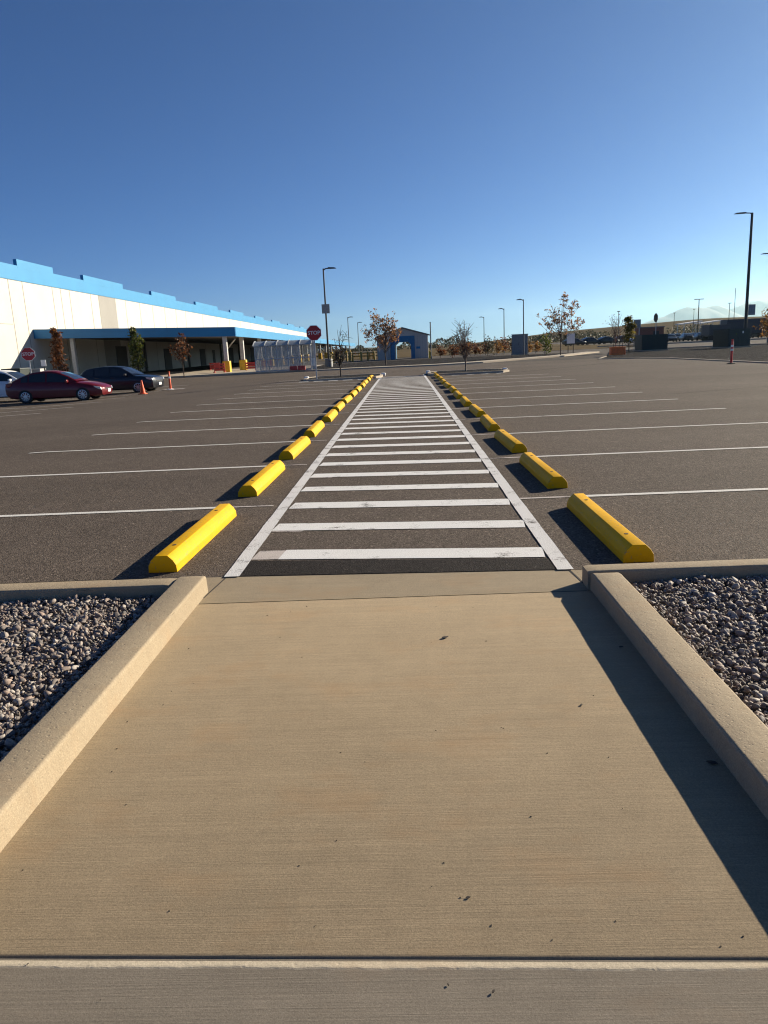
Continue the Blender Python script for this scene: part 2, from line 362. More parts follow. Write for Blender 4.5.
# ------------------------------------------------------------------ kerbs of the sidewalk
HK = .120
def kerb_bar(name, x0, x1, y0, y1, z1, label):
    """hand finished kerb: rounded section swept in short steps with slight waviness and chipped edges"""
    along_y = (y1-y0) > (x1-x0); L_ = (y1-y0) if along_y else (x1-x0); w = (x1-x0) if along_y else (y1-y0)
    sec = [(0, -.10), (.003, .02), (.006, z1-.022)]
    for k in range(5): a = R(180-22.5*k); sec.append((.022+.016*math.cos(a), z1-.016+.016*math.sin(a)))
    for k in range(5): a = R(90-22.5*k); sec.append((w-.022+.016*math.cos(a), z1-.016+.016*math.sin(a)))
    sec += [(w-.006, z1-.022), (w-.003, .02), (w, -.10)]
    n = max(8, int(L_/.045)); vs = []; fs = []; m = len(sec)
    for i in range(n+1):
        t = L_*i/n; e = .012 if i in (0, n) else 0
        for k, (u, z) in enumerate(sec):
            p = Vector((t*5, u*12, z*12+x0*3+y0)); q = mnoise.noise(p)*.0009 + mnoise.noise(p*4.1)*.0006
            chip = mnoise.noise(Vector((t*14, k*.35+x0, y0)));
            if k in (4, 5, 10, 11) and chip > .42: q -= .006*(chip-.42)*6
            tt = t + (.004 if i == 0 else -.004 if i == n else 0)
            zz = z + (q if z > 0 else 0) - (e*.5 if z > z1-.03 else 0)
            uu = u + (q if u < w/2 else -q)*(-1)
            vs.append((x0+uu, y0+tt, zz) if along_y else (x0+tt, y0+uu, zz))
    for i in range(n):
        for k in range(m-1): fs.append((i*m+k, i*m+k+1, (i+1)*m+k+1, (i+1)*m+k))
    fs.append(tuple(range(m))); fs.append(tuple(n*m+k for k in range(m-1, -1, -1)))
    b = MB(); b.faces(vs, fs); o = b.build(name, M['kerb'], smooth=50); return tag(o, label, 'kerb', 'kerbs of the gravel beds')
kerb_bar('kerb', -1.585, -1.387, -3, 4.755, HK, 'sunlit concrete kerb between the left gravel bed and the sidewalk')
kerb_bar('kerb', -9, -1.588, 4.585, 4.765, HK-.012, 'concrete kerb across the far end of the left gravel bed')
kerb_bar('kerb', 1.127, 1.322, -3, 4.535, HK-.008, 'concrete kerb casting a long shadow on the right of the sidewalk')
kerb_bar('kerb', 1.112, 9, 4.542, 4.70, HK-.004, 'concrete kerb across the far end of the right gravel bed')
# ------------------------------------------------------------------ gravel
def rocks(name, poly_test, x0, x1, y0, y1, n, seed, label):
    rs = np.random.RandomState(seed); protos = []
    for k in range(14):
        bm = bmesh.new(); bmesh.ops.create_icosphere(bm, subdivisions=1 if k < 11 else 2, radius=1)
        v = np.array([p.co[:] for p in bm.verts]); f = np.array([[q.index for q in p.verts] for p in bm.faces]); bm.free()
        for _ in range(8):                       # chop with random planes: crushed, angular stone
            d = rs.normal(size=3); d /= np.linalg.norm(d); h = rs.uniform(.38, .78); t = v @ d
            v = v - np.maximum(t-h, 0)[:, None]*d
        protos.append((v*np.array([1, rs.uniform(.6, .9), rs.uniform(.45, .7)]), f))
    V = []; F = []; off = 0; cnt = 0
    while cnt < n:
        x, y = rs.uniform(x0, x1), rs.uniform(y0, y1)
        if not poly_test(x, y): continue
        cnt += 1; v, f = protos[rs.randint(14)]
        s = .0150*rs.lognormal(0, .48); s = min(max(s, .006), .036)
        q = rs.normal(size=4); q /= np.linalg.norm(q); w, a, b_, c = q
        Rm = np.array([[1-2*(b_*b_+c*c), 2*(a*b_-c*w), 2*(a*c+b_*w)], [2*(a*b_+c*w), 1-2*(a*a+c*c), 2*(b_*c-a*w)], [2*(a*c-b_*w), 2*(b_*c+a*w), 1-2*(a*a+b_*b_)]])
        Rm = Rm if rs.rand() < .5 else np.array([[math.cos(w*6), -math.sin(w*6), 0], [math.sin(w*6), math.cos(w*6), 0], [0, 0, 1]]) @ np.array([[1, 0, 0], [0, math.cos(a), -math.sin(a)], [0, math.sin(a), math.cos(a)]])
        z = .037 + rs.uniform(-.012, .012) + .010*math.sin(x*5+seed)*math.sin(y*4)
        V.append(v @ Rm.T * s + np.array([x, y, z])); F.append(f+off); off += len(v)
    V = np.concatenate(V); F = np.concatenate(F)
    me = bpy.data.meshes.new(name); me.vertices.add(len(V)); me.vertices.foreach_set('co', V.ravel())
    me.loops.add(F.size); me.loops.foreach_set('vertex_index', F.ravel().astype(np.int32))
    me.polygons.add(len(F)); me.polygons.foreach_set('loop_start', np.arange(0, F.size, 3, dtype=np.int32))
    me.update(calc_edges=True); me.validate(); me.materials.append(M['stone'])
    o = bpy.data.objects.new(name, me); COL.objects.link(o); return tag(o, label, 'gravel', kind='stuff')
rocks('gravel', lambda x, y: True, -3.4, -1.60, 1.9, 4.575, 13500, 3, 'crushed grey and pink stone filling the left bed inside the kerbs')
rocks('gravel', lambda x, y: True, 1.335, 3.1, 2.0, 4.53, 12000, 8, 'crushed grey stone filling the right bed inside the kerbs')
b = MB(); b.poly([(-9, -3, .008), (-1.57, -3, .008), (-1.57, 4.60, .008), (-9, 4.60, .008)]); b.poly([(1.31, -3, .008), (9, -3, .008), (9, 4.55, .008), (1.31, 4.55, .008)])
struct(b.build('bed_soil', M['fines'], fix=False), 'dark soil under the gravel beds', 'soil')
# ------------------------------------------------------------------ painted markings
def band(b, x0, y0, x1, y1, w, z, seed, amp=.004, step=.07):
    """painted band whose edges wander a little"""
    d = Vector((x1-x0, y1-y0)); L_ = d.length; d /= L_; p = Vector((-d.y, d.x)); n = max(4, int(L_/step)); row = []
    for i in range(n+1):
        t = L_*i/n; c = Vector((x0, y0))+d*t
        e0 = mnoise.noise(Vector((t*2.2, seed, 0)))*amp + mnoise.noise(Vector((t*14, seed, 3)))*amp*.6
        e1 = mnoise.noise(Vector((t*2.2, seed, 9)))*amp + mnoise.noise(Vector((t*14, seed, 7)))*amp*.6
        q0 = c-p*(w/2+e0); q1 = c+p*(w/2+e1); row.append(((q0.x, q0.y, z+gz(q0.x, q0.y)), (q1.x, q1.y, z+gz(q1.x, q1.y))))
    for a, c in zip(row, row[1:]): b.poly([a[0], c[0], c[1], a[1]])
b = MB()
band(b, -1.30, 5.06, -1.27, 41.4, .112, .007, 1); band(b, 1.062, 4.95, 1.03, 40.6, .112, .007, 2)
struct(b.build('crosswalk_line', M['edge'], fix=False), 'two long white edge lines of the crosswalk', 'road marking')
b = MB(); b2 = MB(); r = random.Random(4)
for i in range(39):
    y = 5.48 + .918*i; sk = -.098
    if y > 40: break
    w = .275 + r.uniform(-.014, .014); xl = -1.235+r.uniform(0, .02); xr = .995
    if i == 0: xl = -1.02
    yl = y + sk*(xl+1.1) + w/2; yr = y + sk*(xr+1.1) + w/2 + r.uniform(-.01, .01)
    band(b, xl, yl, xr, yr, w, .005, 20+i, .006)
    if i == 0: band(b2, -1.235, yl+.012, -1.0, yl-.008, w-.02, .0037, 90, .008)
    elif i < 9 and i % 3 == 1: band(b2, -1.235, yl-.11, -.95, yl-.135, .13, .0037, 91+i, .008)
struct(b.build('crosswalk_bar', M['white'], fix=False), 'white bars painted across the walkway', 'road marking')
struct(b2.build('faded_crosswalk_bar', M['ghost'], fix=False), 'faded older paint at the left ends of the white bars', 'road marking')
b = MB(); b2 = MB()
for i in range(13):
    y = 7.52+2.743*i; band(b, -6.78, y, -1.98, y, .09, .005, 40+i, .004, .12); band(b2, -1.98, y, -1.42, y, .05, .005, 60+i, .01)
    y = 7.39+2.743*i
    if i < 11: band(b, 1.66, y, 6.62, y, .09, .005, 80+i, .004, .12); band(b2, 1.12, y, 1.66, y, .06, .005, 70+i, .01)
for i in range(8):                                # stall lines of the row where the cars stand
    y = 26.6+2.743*i; band(b, -18.5, y, -13.2, y, .085, .005, 30+i, .004, .5)
struct(b.build('stall_line', M['stall'], fix=False), 'thin white lines between the parking stalls', 'road marking')
struct(b2.build('faded_stall_line', M['ghost'], fix=False), 'faint paint where stall lines reach the wheel stops', 'road marking')
b = MB()
for i in range(6): strip(b, -5.4+.75*i, 38.15, -4.92+.75*i, 38.2, .34, .006, gz)  # short flat white strips in front of the two islands
for i in range(5): strip(b, 1.6+.75*i, 37.9, 2.0+.75*i, 37.95+.1*i, .16, .006, gz)
struct(b.build('white_dashes', M['white'], fix=False), 'short white dashes along the front of the islands', 'road marking')
b = MB(); pts = [(4.2, 37.5), (6, 38.6), (9.5, 42.6), (13, 46.8), (16.8, 40)]
for a, c in zip(pts[:-2], pts[1:-1]): strip(b, *a, *c, .12, .005, flat)
for (x0, y0, x1, y1) in ((-40, 22.5, -2, 22.9), (2, 27.3, 16.9, 27.6), (7, 20, 16.9, 24)): strip(b, x0, y0, x1, y1, .035, .004, gz, 12)
struct(b.build('asphalt_seam', M['asphalt_dark'], fix=False), 'dark paving seams in the asphalt', 'road seam')
# ------------------------------------------------------------------ wheel stops
ORD = 'first second third fourth fifth sixth seventh eighth ninth tenth eleventh twelfth thirteenth'.split()
b = MB(); hw, tw, h, L = .110, .047, .130, 1.86
prof = [(-hw, 0), (-hw+.004, .055), (-.085, .092), (-tw, h), (tw, h), (.085, .092), (hw-.004, .055), (hw, 0)]
b.prism(prof, -L/2, L/2, 'XZ')
stop0 = b.build('wheel_stop', M['yellow'], bevel=.005, bseg=2, smooth=18)
for s in (-1, 1):
    hb = MB(); hb.lathe([(.0001, .003), (.015, .003), (.017, 0), (.017, -.002)], (0, s*.62, h), 'Z', 14); hb.build('anchor_bolt', M['hole'], stop0)
rr = random.Random(11); first = True
for side, X0, Y0 in (('left', -1.84, 6.17), ('right', 1.60, 6.00)):
    for i in range(13):
        o = stop0 if first else copy_tree(stop0); first = False
        j = 0 if i < 1 else 1
        o.location = (X0+j*(rr.uniform(-.02, .02)+(.045 if side == 'left' else 0)), Y0+2.743*i+j*(rr.uniform(-.04, .04)+(.08 if side == 'left' else .03)), .0)
        o.rotation_euler.z = j*rr.uniform(-.02, .02) + (0 if j or side == 'right' else -.018)
        o.scale = (.99+.02*rr.random(), 1, 1)
        tag(o, f'{ORD[i]} yellow concrete wheel stop from the kerb in the row {side} of the crosswalk', 'wheel stop', 'yellow wheel stops beside the crosswalk')
# ------------------------------------------------------------------ debris on the slab
b = MB(); r = random.Random(9)
for k in range(48):
    x, y = r.uniform(-1.3, 1.05), r.uniform(1.5, 4.4); s = r.uniform(.0012, .0030); a = r.uniform(0, 6)
    b.box((x, y, .003), (s*2.2, s, s*.8), a)
tag(b.build('debris', M['joint'], fix=False), 'tiny dark crumbs scattered over the tan slab', 'debris', kind='stuff')
def fallen_leaf(x, y, s, a, lab):
    b = MB(); pr = [(-1, 0), (-.5, .42), (.1, .5), (.7, .25), (1, 0), (.7, -.25), (.1, -.5), (-.5, -.42)]
    ca, sa = math.cos(a), math.sin(a)
    top = [(x+s*(p*ca-q*sa), y+s*(p*sa+q*ca), .004+s*.45*abs(q)+s*.2*p*p) for p, q in pr]
    bot = [(p[0], p[1], p[2]-.0015) for p in top]
    n = len(pr); b.faces(top+bot, [tuple(range(n)), tuple(range(2*n-1, n-1, -1))]+[(i, i+n, (i+1) % n+n, (i+1) % n) for i in range(n)])
    tag(b.build('fallen_leaf', M['barkd']), lab, 'leaf', 'dry leaves on the sidewalk')
fallen_leaf(.165, 3.80, .022, .5, 'dry brown curled leaf in the middle of the far part of the slab')
fallen_leaf(.125, 1.85, .0075, .2, 'dark leaf scrap near the joint right of the middle of the slab')
fallen_leaf(1.085, 2.51, .021, 2.7, 'largest dark leaf lying in the shadow beside the right kerb')
fallen_leaf(1.06, 3.60, .014, .4, 'dark leaf in the shadow near the far end of the right kerb')
fallen_leaf(.715, 2.99, .010, 1.1, 'dark leaf scrap just left of the edge of the kerb shadow')
fallen_leaf(.16, 1.53, .006, .9, 'dark leaf scrap on the grey slab below the joint')
# ------------------------------------------------------------------ islands, far kerb and beds
def bed(name, pts, z, m, label):
    b = MB(); b.prism(pts, -.2, z, 'XY'); return struct(b.build(name, m), label, 'planting bed')
def kerbline(name, pts, w, z0, z1, m, label, closed=False, kind='kerb'):
    b = MB(); P = [Vector(p) for p in pts]
    n = len(P); off = []
    for i in range(n):
        a = P[(i-1) % n] if (closed or i) else None; c = P[(i+1) % n] if (closed or i < n-1) else None
        d = []
        if a is not None: d.append((P[i]-a).normalized())
        if c is not None: d.append((c-P[i]).normalized())
        t = sum(d, Vector((0, 0))).normalized(); nn = Vector((-t.y, t.x)); k = max(.5, nn.dot(Vector((-d[0].y, d[0].x)))); off.append(nn*w/2/k)
    for i in range(n if closed else n-1):
        j = (i+1) % n
        q = [P[i]-off[i], P[j]-off[j], P[j]+off[j], P[i]+off[i]]
        b.prism([(v.x, v.y) for v in q], z0, z1, 'XY')
    return tag(b.build(name, m), label, kind)
def island(pts, zk, lab1, lab2):
    c = sum((Vector(p) for p in pts), Vector((0, 0)))/len(pts)
    inner = [tuple(Vector(p)+(c-Vector(p)).normalized()*.12) for p in pts]
    bed('island_bed', inner, zk-.03, M['mulch'], lab1); kerbline('island_kerb', pts, .16, -.1, zk, M['kerb_far'], lab2, True)
island([(-5.25, 39.2), (-4.7, 38.6), (-1.55, 38.9), (-1.25, 39.8), (-1.3, 42.2), (-1.8, 42.8), (-5.0, 42.5), (-5.4, 41.6)], .10, 'dark rock mulch of the island left of the walkway', 'low kerb around the island left of the walkway')
island([(1.3, 39.4), (1.6, 38.5), (5.0, 38.8), (5.4, 39.6), (5.3, 41.5), (4.8, 42.2), (1.8, 42.4), (1.35, 41.8)], .10, 'dark rock mulch of the island right of the walkway', 'low kerb around the island right of the walkway')
def nose(x, y, lab):
    b = MB(); b.box((x, y, .07), (.24, .3, .19)); tag(b.build('kerb_end', M['white_s'], bevel=.05, bseg=3, smooth=40), lab, 'kerb')
nose(-1.18, 41.6, 'white rounded kerb end at the walkway side of the left island'); nose(5.42, 40.9, 'white rounded kerb end at the outer side of the right island'); nose(1.30, 42.1, 'white kerb end at the walkway side of the right island')
nose(-5.4, 41.2, 'white kerb end at the outer side of the left island')
FK = [(-27, 57.0), (-8, 57.2), (2.6, 56.6), (6, 58.6), (9.6, 62.8), (14, 67.5), (20, 78.5)]
kerbline('far_kerb', FK, .22, -.1, .10, M['kerb_far'], 'pale kerb beyond the drive aisle across the picture')
b = MB()
for a, c in zip(FK, FK[1:]):
    b.poly([(a[0], a[1]+.12, .096), (c[0], c[1]+.12, .096), (c[0]-.8, c[1]+1.9, .096), (a[0]-.8 if a[0] > 0 else a[0], a[1]+1.9, .096)])
b.poly([(-27, 58.9, .095), (-8, 58.9, .095), (-8, 75, .095), (-27, 75, .095)])
struct(b.build('far_sidewalk', M['kerb_far'], fix=False), 'pale sidewalk behind the far kerb', 'sidewalk')
bed('gravel_bed', [(-7.9, 59.0), (2.5, 58.5), (5.2, 60.4), (8.7, 64.6), (13, 69.3), (18, 78), (-2, 80), (-7.9, 74)], .11, M['mulch'], 'dark rock mulch bed in front of the gatehouse')
RB = [(17.1, 12), (17.1, 49), (16.2, 52), (14, 54.4), (16, 60), (21, 78), (30, 79), (62, 72), (62, 12)]
bed('gravel_bed', RB, .045, M['mulch'], 'dark rock mulch bed with utility boxes on the right')
kerbline('side_kerb', [(p[0]-.08, p[1]) for p in RB[:5]], .16, -.1, .06, M['kerb_far'], 'kerb along the right edge of the car park')
kerbline('road_kerb', [(21.5, 78.5), (30, 79.6), (62, 73)], .3, -.1, .15, M['kerb_far'], 'pale kerb behind the utility boxes')
kerbline('road_kerb', [(30, 118), (60, 122), (110, 116)], .5, -.1, .2, M['kerb_far'], 'pale far kerb in front of the distant parked cars')
# ------------------------------------------------------------------ warehouse
W = -30.5
wh = thing('warehouse', (W, 58, 0), 'long white warehouse with stepped light blue parapet and blue canopy', 'building')
def T(y): return 9.30 - .0068*max(0, y-60)        # parapet line follows the falling site
b = MB(); b.box2((-60, -18, -1.5), (0, 186, 7.95)); 
for v in range(len(b.v)):
    x, y, z = b.v[v]
    if z > 0: b.v[v] = (x, y, T(y+58)-1.15)
b.mi = 1
for k, y in enumerate([44, 52.5, 59.2, 61.4, 66.6, 68.2, 70, 74.7, 79, 84, 88.5, 93, 97.7, 102.5, 107, 116, 125, 134, 143, 152, 161, 170, 180, 190, 200, 212, 224]):
    b.box2((0, y-58-.035, 0), (.012, y-58+.035, T(y)-1.17))
b.box2((0, -18, 4.58), (.011, 1.0, 4.62))
b.build('wall', [M['wallw'], M['seam']], wh)
b = MB(); b.box2((-59.9, -18.1, 0), (.06, 186.1, 1)); 
for v in range(len(b.v)):
    x, y, z = b.v[v]; b.v[v] = (x, y, T(y+58)-(1.16 if z < .5 else 0))
b.build('parapet', M['blue'], wh)
for (a, c) in ((40, 49), (60.9, 67.1), (73.4, 83.6), (93, 102.8), (112.6, 125.8), (135, 146), (157.6, 167), (177.8, 189), (202, 213), (225.6, 234)):
    b = MB(); b.box2((-.22, a-58, 0), (.066, c-58, 1))
    for v in range(len(b.v)):
        x, y, z = b.v[v]; b.v[v] = (x, y, T(y+58)+(.38 if z > .5 else -.3))
    b.build('raised_parapet', M['blue'], wh)
b = MB(); b.box2((0, 76.6-58, 0), (.016, 81.1-58, T(78)-1.18)); b.build('grey_panel', M['wallg'], wh)
def door(y0, y1, z1, lab='door'):
    b = MB(); b.box2((0, y0-58, 0), (.05, y1-58, z1)); f = b.build('door', M['dark'], wh)
    b = MB(); 
    for k in range(4): b.box2((.05, y0-58+.1, .25+k*(z1-.3)/4), (.065, y1-58-.1, .25+(k+.86)*(z1-.3)/4))
    b.build('door_panel', M['trim'], f)
for y0, y1, z1 in ((79.5, 82.6, 2.9), (95.5, 98.4, 2.6), (112.5, 115.5, 2.5), (120, 121.4, 2.3), (131, 134.5, 2.6), (150, 154, 2.6), (170, 175, 2.6)): door(y0, y1, z1)
for y in (88, 103, 106, 125, 139): 
    b = MB(); b.box2((.02, y-58, 0), (.24, y-58+.35, 3.6)); b.build('downpipe', M['soffit'], wh)
# canopy: end beam, front fascia, roof deck; drains towards its outer edge
CX = 16.65
b = MB()
def cz(x): return -.034*x
def cy(y): return -.0056*(y)
Y0c, Y1c = 4.2, 158
vs = []
for (x, y) in ((0.02, Y0c), (CX, Y0c), (CX, Y1c), (0.02, Y1c)):
    for z in (3.62, 3.70): vs.append((x, y, z+cz(x)+cy(y-Y0c)))
b.faces(vs, [(0, 2, 4, 6), (1, 7, 5, 3), (0, 1, 3, 2), (2, 3, 5, 4), (4, 5, 7, 6), (6, 7, 1, 0)])
b.build('canopy_deck', M['soffit'], wh)
def fascia(p, q, th, m, name):
    b = MB(); d = Vector((q[0]-p[0], q[1]-p[1])).normalized(); n_ = Vector((d.y, -d.x))*th; vs = []
    for (x, y) in (p, q, (q[0]+n_.x, q[1]+n_.y), (p[0]+n_.x, p[1]+n_.y)):
        for z in (3.52, 4.27): vs.append((x, y, z+cz(x)+cy(y-Y0c)))
    b.faces(vs, [(0, 2, 4, 6), (1, 7, 5, 3), (0, 1, 3, 2), (2, 3, 5, 4), (4, 5, 7, 6), (6, 7, 1, 0)])
    return b.build(name, m, wh)
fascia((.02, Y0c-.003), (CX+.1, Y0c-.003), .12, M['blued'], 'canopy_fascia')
fascia((CX+.002, Y0c), (CX+.002, Y1c), .12, M['blue'], 'canopy_fascia')
b = MB(); b.tube([(CX-.3, Y0c+1.4, 2.75), (CX-3.2, Y0c+9, 1.6)], .05, 6); b.build('brace', M['colmn'], wh)
for k, y in enumerate([4.65, 9.4, 17.8, 23.5, 30.5, 38, 46, 54, 63, 72, 82, 92, 104, 116, 130, 144]):
    x = CX-.58 if k else CX-.95
    b = MB(); b.box2((x-.16, y-.16, -.2), (x+.16, y+.16, 3.6+cz(x)+cy(y-Y0c))); cmn = b.build('column', M['colmn'], wh)
    b = MB(); b.box2((x-.3, y-.3, -.2), (x+.3, y+.3, 1.0)); b.build('column_guard', M['ylw'], cmn, bevel=.04)
for (x, y) in ((2.85, 4.8),):
    b = MB(); b.box2((x-.15, y-.15, -.2), (x+.15, y+.15, 3.6+cz(x))); b.build('column', M['colmn' if x < 5 else 'soffit'], wh)
# ------------------------------------------------------------------ signs and lamps
def text_mesh(txt, size, name, m, parent, loc):
    cu = bpy.data.curves.new(name, 'FONT'); cu.body = txt; cu.size = size; cu.align_x = 'CENTER'; cu.align_y = 'CENTER'; cu.extrude = .003; cu.offset = size*.018
    to = bpy.data.objects.new('tmp', cu); COL.objects.link(to)
    dg = bpy.context.evaluated_depsgraph_get(); me = bpy.data.meshes.new_from_object(to.evaluated_get(dg))
    bpy.data.objects.remove(to); me.materials.clear(); me.materials.append(m)
    o = bpy.data.objects.new(name, me); COL.objects.link(o); o.parent = parent; o.location = loc; o.rotation_euler = (R(90), 0, 0); return o
def octo(r): return [(r*math.cos(R(22.5+45*k)), r*math.sin(R(22.5+45*k))) for k in range(8)]
def stop_sign(x, y, zc, w, label, rz=0, back=False, z0=0):
    t = thing('stop_sign', (x, y, z0), label, 'stop sign', rz, 'stop signs'); zc -= z0
    b = MB(); b.box2((-.03, .005, -.3), (.03, .055, zc+.2)); b.build('post', M['galv'], t)
    b = MB(); b.prism([(p, q+zc) for p, q in octo(w/2/math.cos(R(22.5)))], -.012, .003, 'XZ'); pl = b.build('sign_plate', M['white_s'] if not back else M['trim'], t)
    if not back:
        b = MB(); b.prism([(p, q+zc) for p, q in octo((w/2-.022)/math.cos(R(22.5)))], -.016, -.0125, 'XZ'); b.build('sign_face', M['red'], pl)
        text_mesh('STOP', w*.345, 'lettering', M['white_s'], pl, (0, -.019, zc))
    return t
stop_sign(-4.58, 39.0, 2.42, .76, 'red octagonal stop sign reading STOP in front of the glass shelter', R(3))
stop_sign(-21.85, 43.5, 2.08, .75, 'red octagonal stop sign reading STOP behind the red car', R(12), z0=-.3)
stop_sign(24.6, 75, 3.12, .82, 'dark back of a stop sign behind the left utility box', R(-81), True)
def lamp(x, y, h, arm, dirx, label, sign=None, base=True, th=.085, name='street_lamp', m=None, group='car park street lamps', lean=0):
    m = m or M['black']; t = thing(name, (x, y, 0), label, 'street lamp', 0, group)
    if base:
        b = MB(); b.lathe([(.0001, .78), (.30, .78), (.33, .74), (.33, -.3)], (0, 0, 0), 'Z', 18); b.build('pedestal', M['roofg'], t, smooth=40)
    b = MB(); b.tube([(0, 0, .0), (0, 0, h*.6), (0, 0, h)], [th, th*.85, th*.7], 10); b.build('pole', m, t, smooth=40)
    b = MB(); b.tube([(0, 0, h-.12), (dirx*.18, 0, h-.02), (dirx*arm*.45, 0, h+.01)], [.05, .05, .045], 8); b.build('arm', m, t, smooth=40)
    b = MB(); x0, x1 = dirx*arm*.38, dirx*arm
    b.prism([(x0, h-.04), (x0, h+.08), (x1-dirx*.15, h+.05), (x1, h+.0), (x1, h-.04)], -.17, .17, 'XZ'); b.build('lamp_head', m, t)
    if sign:
        z0, z1, w, off = sign
        b = MB(); b.box2((off-w/2, -.14, z0), (off+w/2, -.10, z1)); b.build('sign_plate', M['backs'], t)
    return t
lamp(-6.4, 64, 8.1, 1.05, 1, 'dark lamp post with a square grey sign halfway up, beside the shelter', (4.5, 5.25, .66, .02))
lamp(33.25, 75, 12.3, 1.62, -1, 'tall dark lamp post with left pointing head behind the right utility box', (2.95, 3.95, .66, .45), th=.16)
lamp(42.8, 90, 9.95, 1.6, -1, 'lamp post at the right edge with only its head in view', th=.13)
lamp(-7.9, 110, 5.95, .8, 1, 'grey lamp post farther down the drive, left of the orange tree', None, False, .07, m=M['cabg'])
lamp(-7.7, 130, 5.8, .8, 1, 'farthest grey lamp post left of the orange tree', None, False, .07, m=M['cabg'])
lamp(12.9, 82, 5.8, .75, -1, 'lamp post standing at the grey utility cabinet', None, False, .07, m=M['cabg'])
lamp(13.2, 100, 5.7, .75, -1, 'middle lamp post of the three behind the brown shrubs', None, False, .07, m=M['cabg'])
lamp(12.7, 120, 5.4, .75, -1, 'lowest lamp post of the three behind the brown shrubs', None, False, .07, m=M['cabg'])
def tpole(x, y, h, label, cross=.7, th=.1):
    t = thing('light_pole', (x, y, 0), label, 'light pole', 0, 'distant light poles')
    b = MB(); b.tube([(0, 0, -.5), (0, 0, h)], [th, th*.7], 8); b.build('pole', M['black'], t)
    if cross: b = MB(); b.box((0, 0, h), (cross*2, .3, .14)); b.build('lamp_head', M['black'], t)
tpole(65, 170, 8.6, 'double headed light pole over the distant parked cars', 1.0, .13)
tpole(70.3, 200, 6.7, 'thin distant pole in front of the hill, left of the double headed light pole', .25, .08)
tpole(84.3, 200, 8.5, 'thin distant light pole left of the tall lamp post', .4, .1)
tpole(85.6, 200, 12.2, 'thinnest and tallest distant mast left of the tall lamp post', 0, .09)
tpole(75.3, 200, 7.4, 'short distant pole between the white roofs', .25, .07)
tpole(42.0, 150, 6.2, 'thin pole right of the orange leaved tree before the hill', .25, .07)
t = thing('utility_post', (3.05, 85, 0), 'plain dark post at the right corner of the gatehouse', 'post')
b = MB(); b.tube([(0, 0, -.2), (0, 0, 3.95)], [.07, .06], 8); b.build('pole', M['cabg'], t)
b = MB(); b.box((0, 0, 3.97), (.16, .16, .06)); b.build('cap', M['black'], t)
def board(x, y, z0, z1, w, label, m, posts=2, rz=0, mp=None):
    t = thing('sign_board', (x, y, 0), label, 'sign', rz)
    b = MB(); b.box2((-w/2, -.03, z0), (w/2, .0, z1)); b.build('sign_plate', m, t, bevel=.008)
    for s in ((-.32, .32) if posts == 2 else (0,)):
        b = MB(); b.box2((s*w-.03, .002, -.2), (s*w+.03, .06, z1-.05)); b.build('post', mp or M['black'], t)
board(16.4, 75, 1.05, 2.0, .78, 'square white sign board on two dark posts right of the orange leaved tree', M['white_s'])
board(22.5, 74, 2.25, 3.02, .70, 'square grey sign on two posts behind the left utility box', M['backs'], mp=M['galv'])
board(-21.5, 44.5, 1.35, 1.72, .30, 'small white sign on a post behind the red car', M['white_s'], 1)
# ------------------------------------------------------------------ traffic devices
def cone(x, y, label):
    t = thing('traffic_cone', (x, y, gz(x, y)), label, 'cone')
    b = MB(); b.box((0, 0, .02), (.36, .36, .04)); b.build('base', M['orange'], t, bevel=.01)
    b = MB(); b.lathe([(.14, .04), (.03, .70), (.0001, .71)], (0, 0, 0), 'Z', 20); b.build('cone_body', M['orange'], t, smooth=40)
cone(-13.3, 37.6, 'plain orange traffic cone in front of the dark car')
def delineator(x, y, h, m, label, band, z=None, bm_=None):
    t = thing('delineator_post', (x, y, gz(x, y) if z is None else z), label, 'traffic post')
    b = MB(); b.lathe([(.0001, .06), (.12, .06), (.2, .03), (.2, 0)], (0, 0, 0), 'Z', 18); b.build('base', bm_ or M['rubber'], t, smooth=40)
    b = MB(); b.lathe([(.06, .05), (.05, h*.9), (.035, h*.93), (.05, h), (.0001, h)], (0, 0, 0), 'Z', 16); p = b.build('post', m, t, smooth=40)
    for z0 in band:
        b = MB(); b.lathe([(.0575, z0), (.056, z0+.1)], (0, 0, 0), 'Z', 16); b.build('reflective_band', M['white_s'], p)
delineator(15.78, 36.9, 1.16, M['redo'], 'red delineator post with white bands at the right edge of the lot', (.80, .62))
delineator(-12.9, 40.9, 1.0, M['orange'], 'orange delineator post on a white patch beside the dark car', (.62,), bm_=M['white_s'])
b = MB(); b.poly([(-13.5, 40.6, gz(-13, 40)+.01), (-12.1, 40.5, gz(-12.2, 40)+.01), (-12.2, 41.4, gz(-12.2, 41)+.01), (-13.4, 41.5, gz(-13, 41)+.01)])
struct(b.build('paint_patch', M['white_old'], fix=False), 'white painted patch under the orange post', 'road marking')
def barricade(x, y, w, h, label, rz=0):
    t = thing('barricade', (x, y, .13), label, 'barricade', rz, 'red barricades by the canopy')
    b = MB()
    for s in (-1, 1): b.box2((s*w/2-.03, -.03, 0), (s*w/2+.03, .03, h)); b.box2((s*w/2-.05, -.25, 0), (s*w/2+.05, .25, .05))
    b.build('frame', M['cart'], t)
    for k in range(3):
        b = MB(); b.box2((-w/2+.03, -.02, .12+k*(h-.1)/3), (w/2-.03, .02, .12+(k+.72)*(h-.1)/3)); b.build('rail', M['cart'], t)
barricade(-15.1, 61.2, .85, .75, 'red barricade left of the first yellow column guard')
barricade(-13.1, 64, .8, .7, 'red barricade between the two yellow column guards', .2)
barricade(-12.5, 68.5, .8, .75, 'red barricade right of the second yellow column guard', .1)
barricade(-18.2, 72, .9, .7, 'red barricade deep in the shade under the canopy')
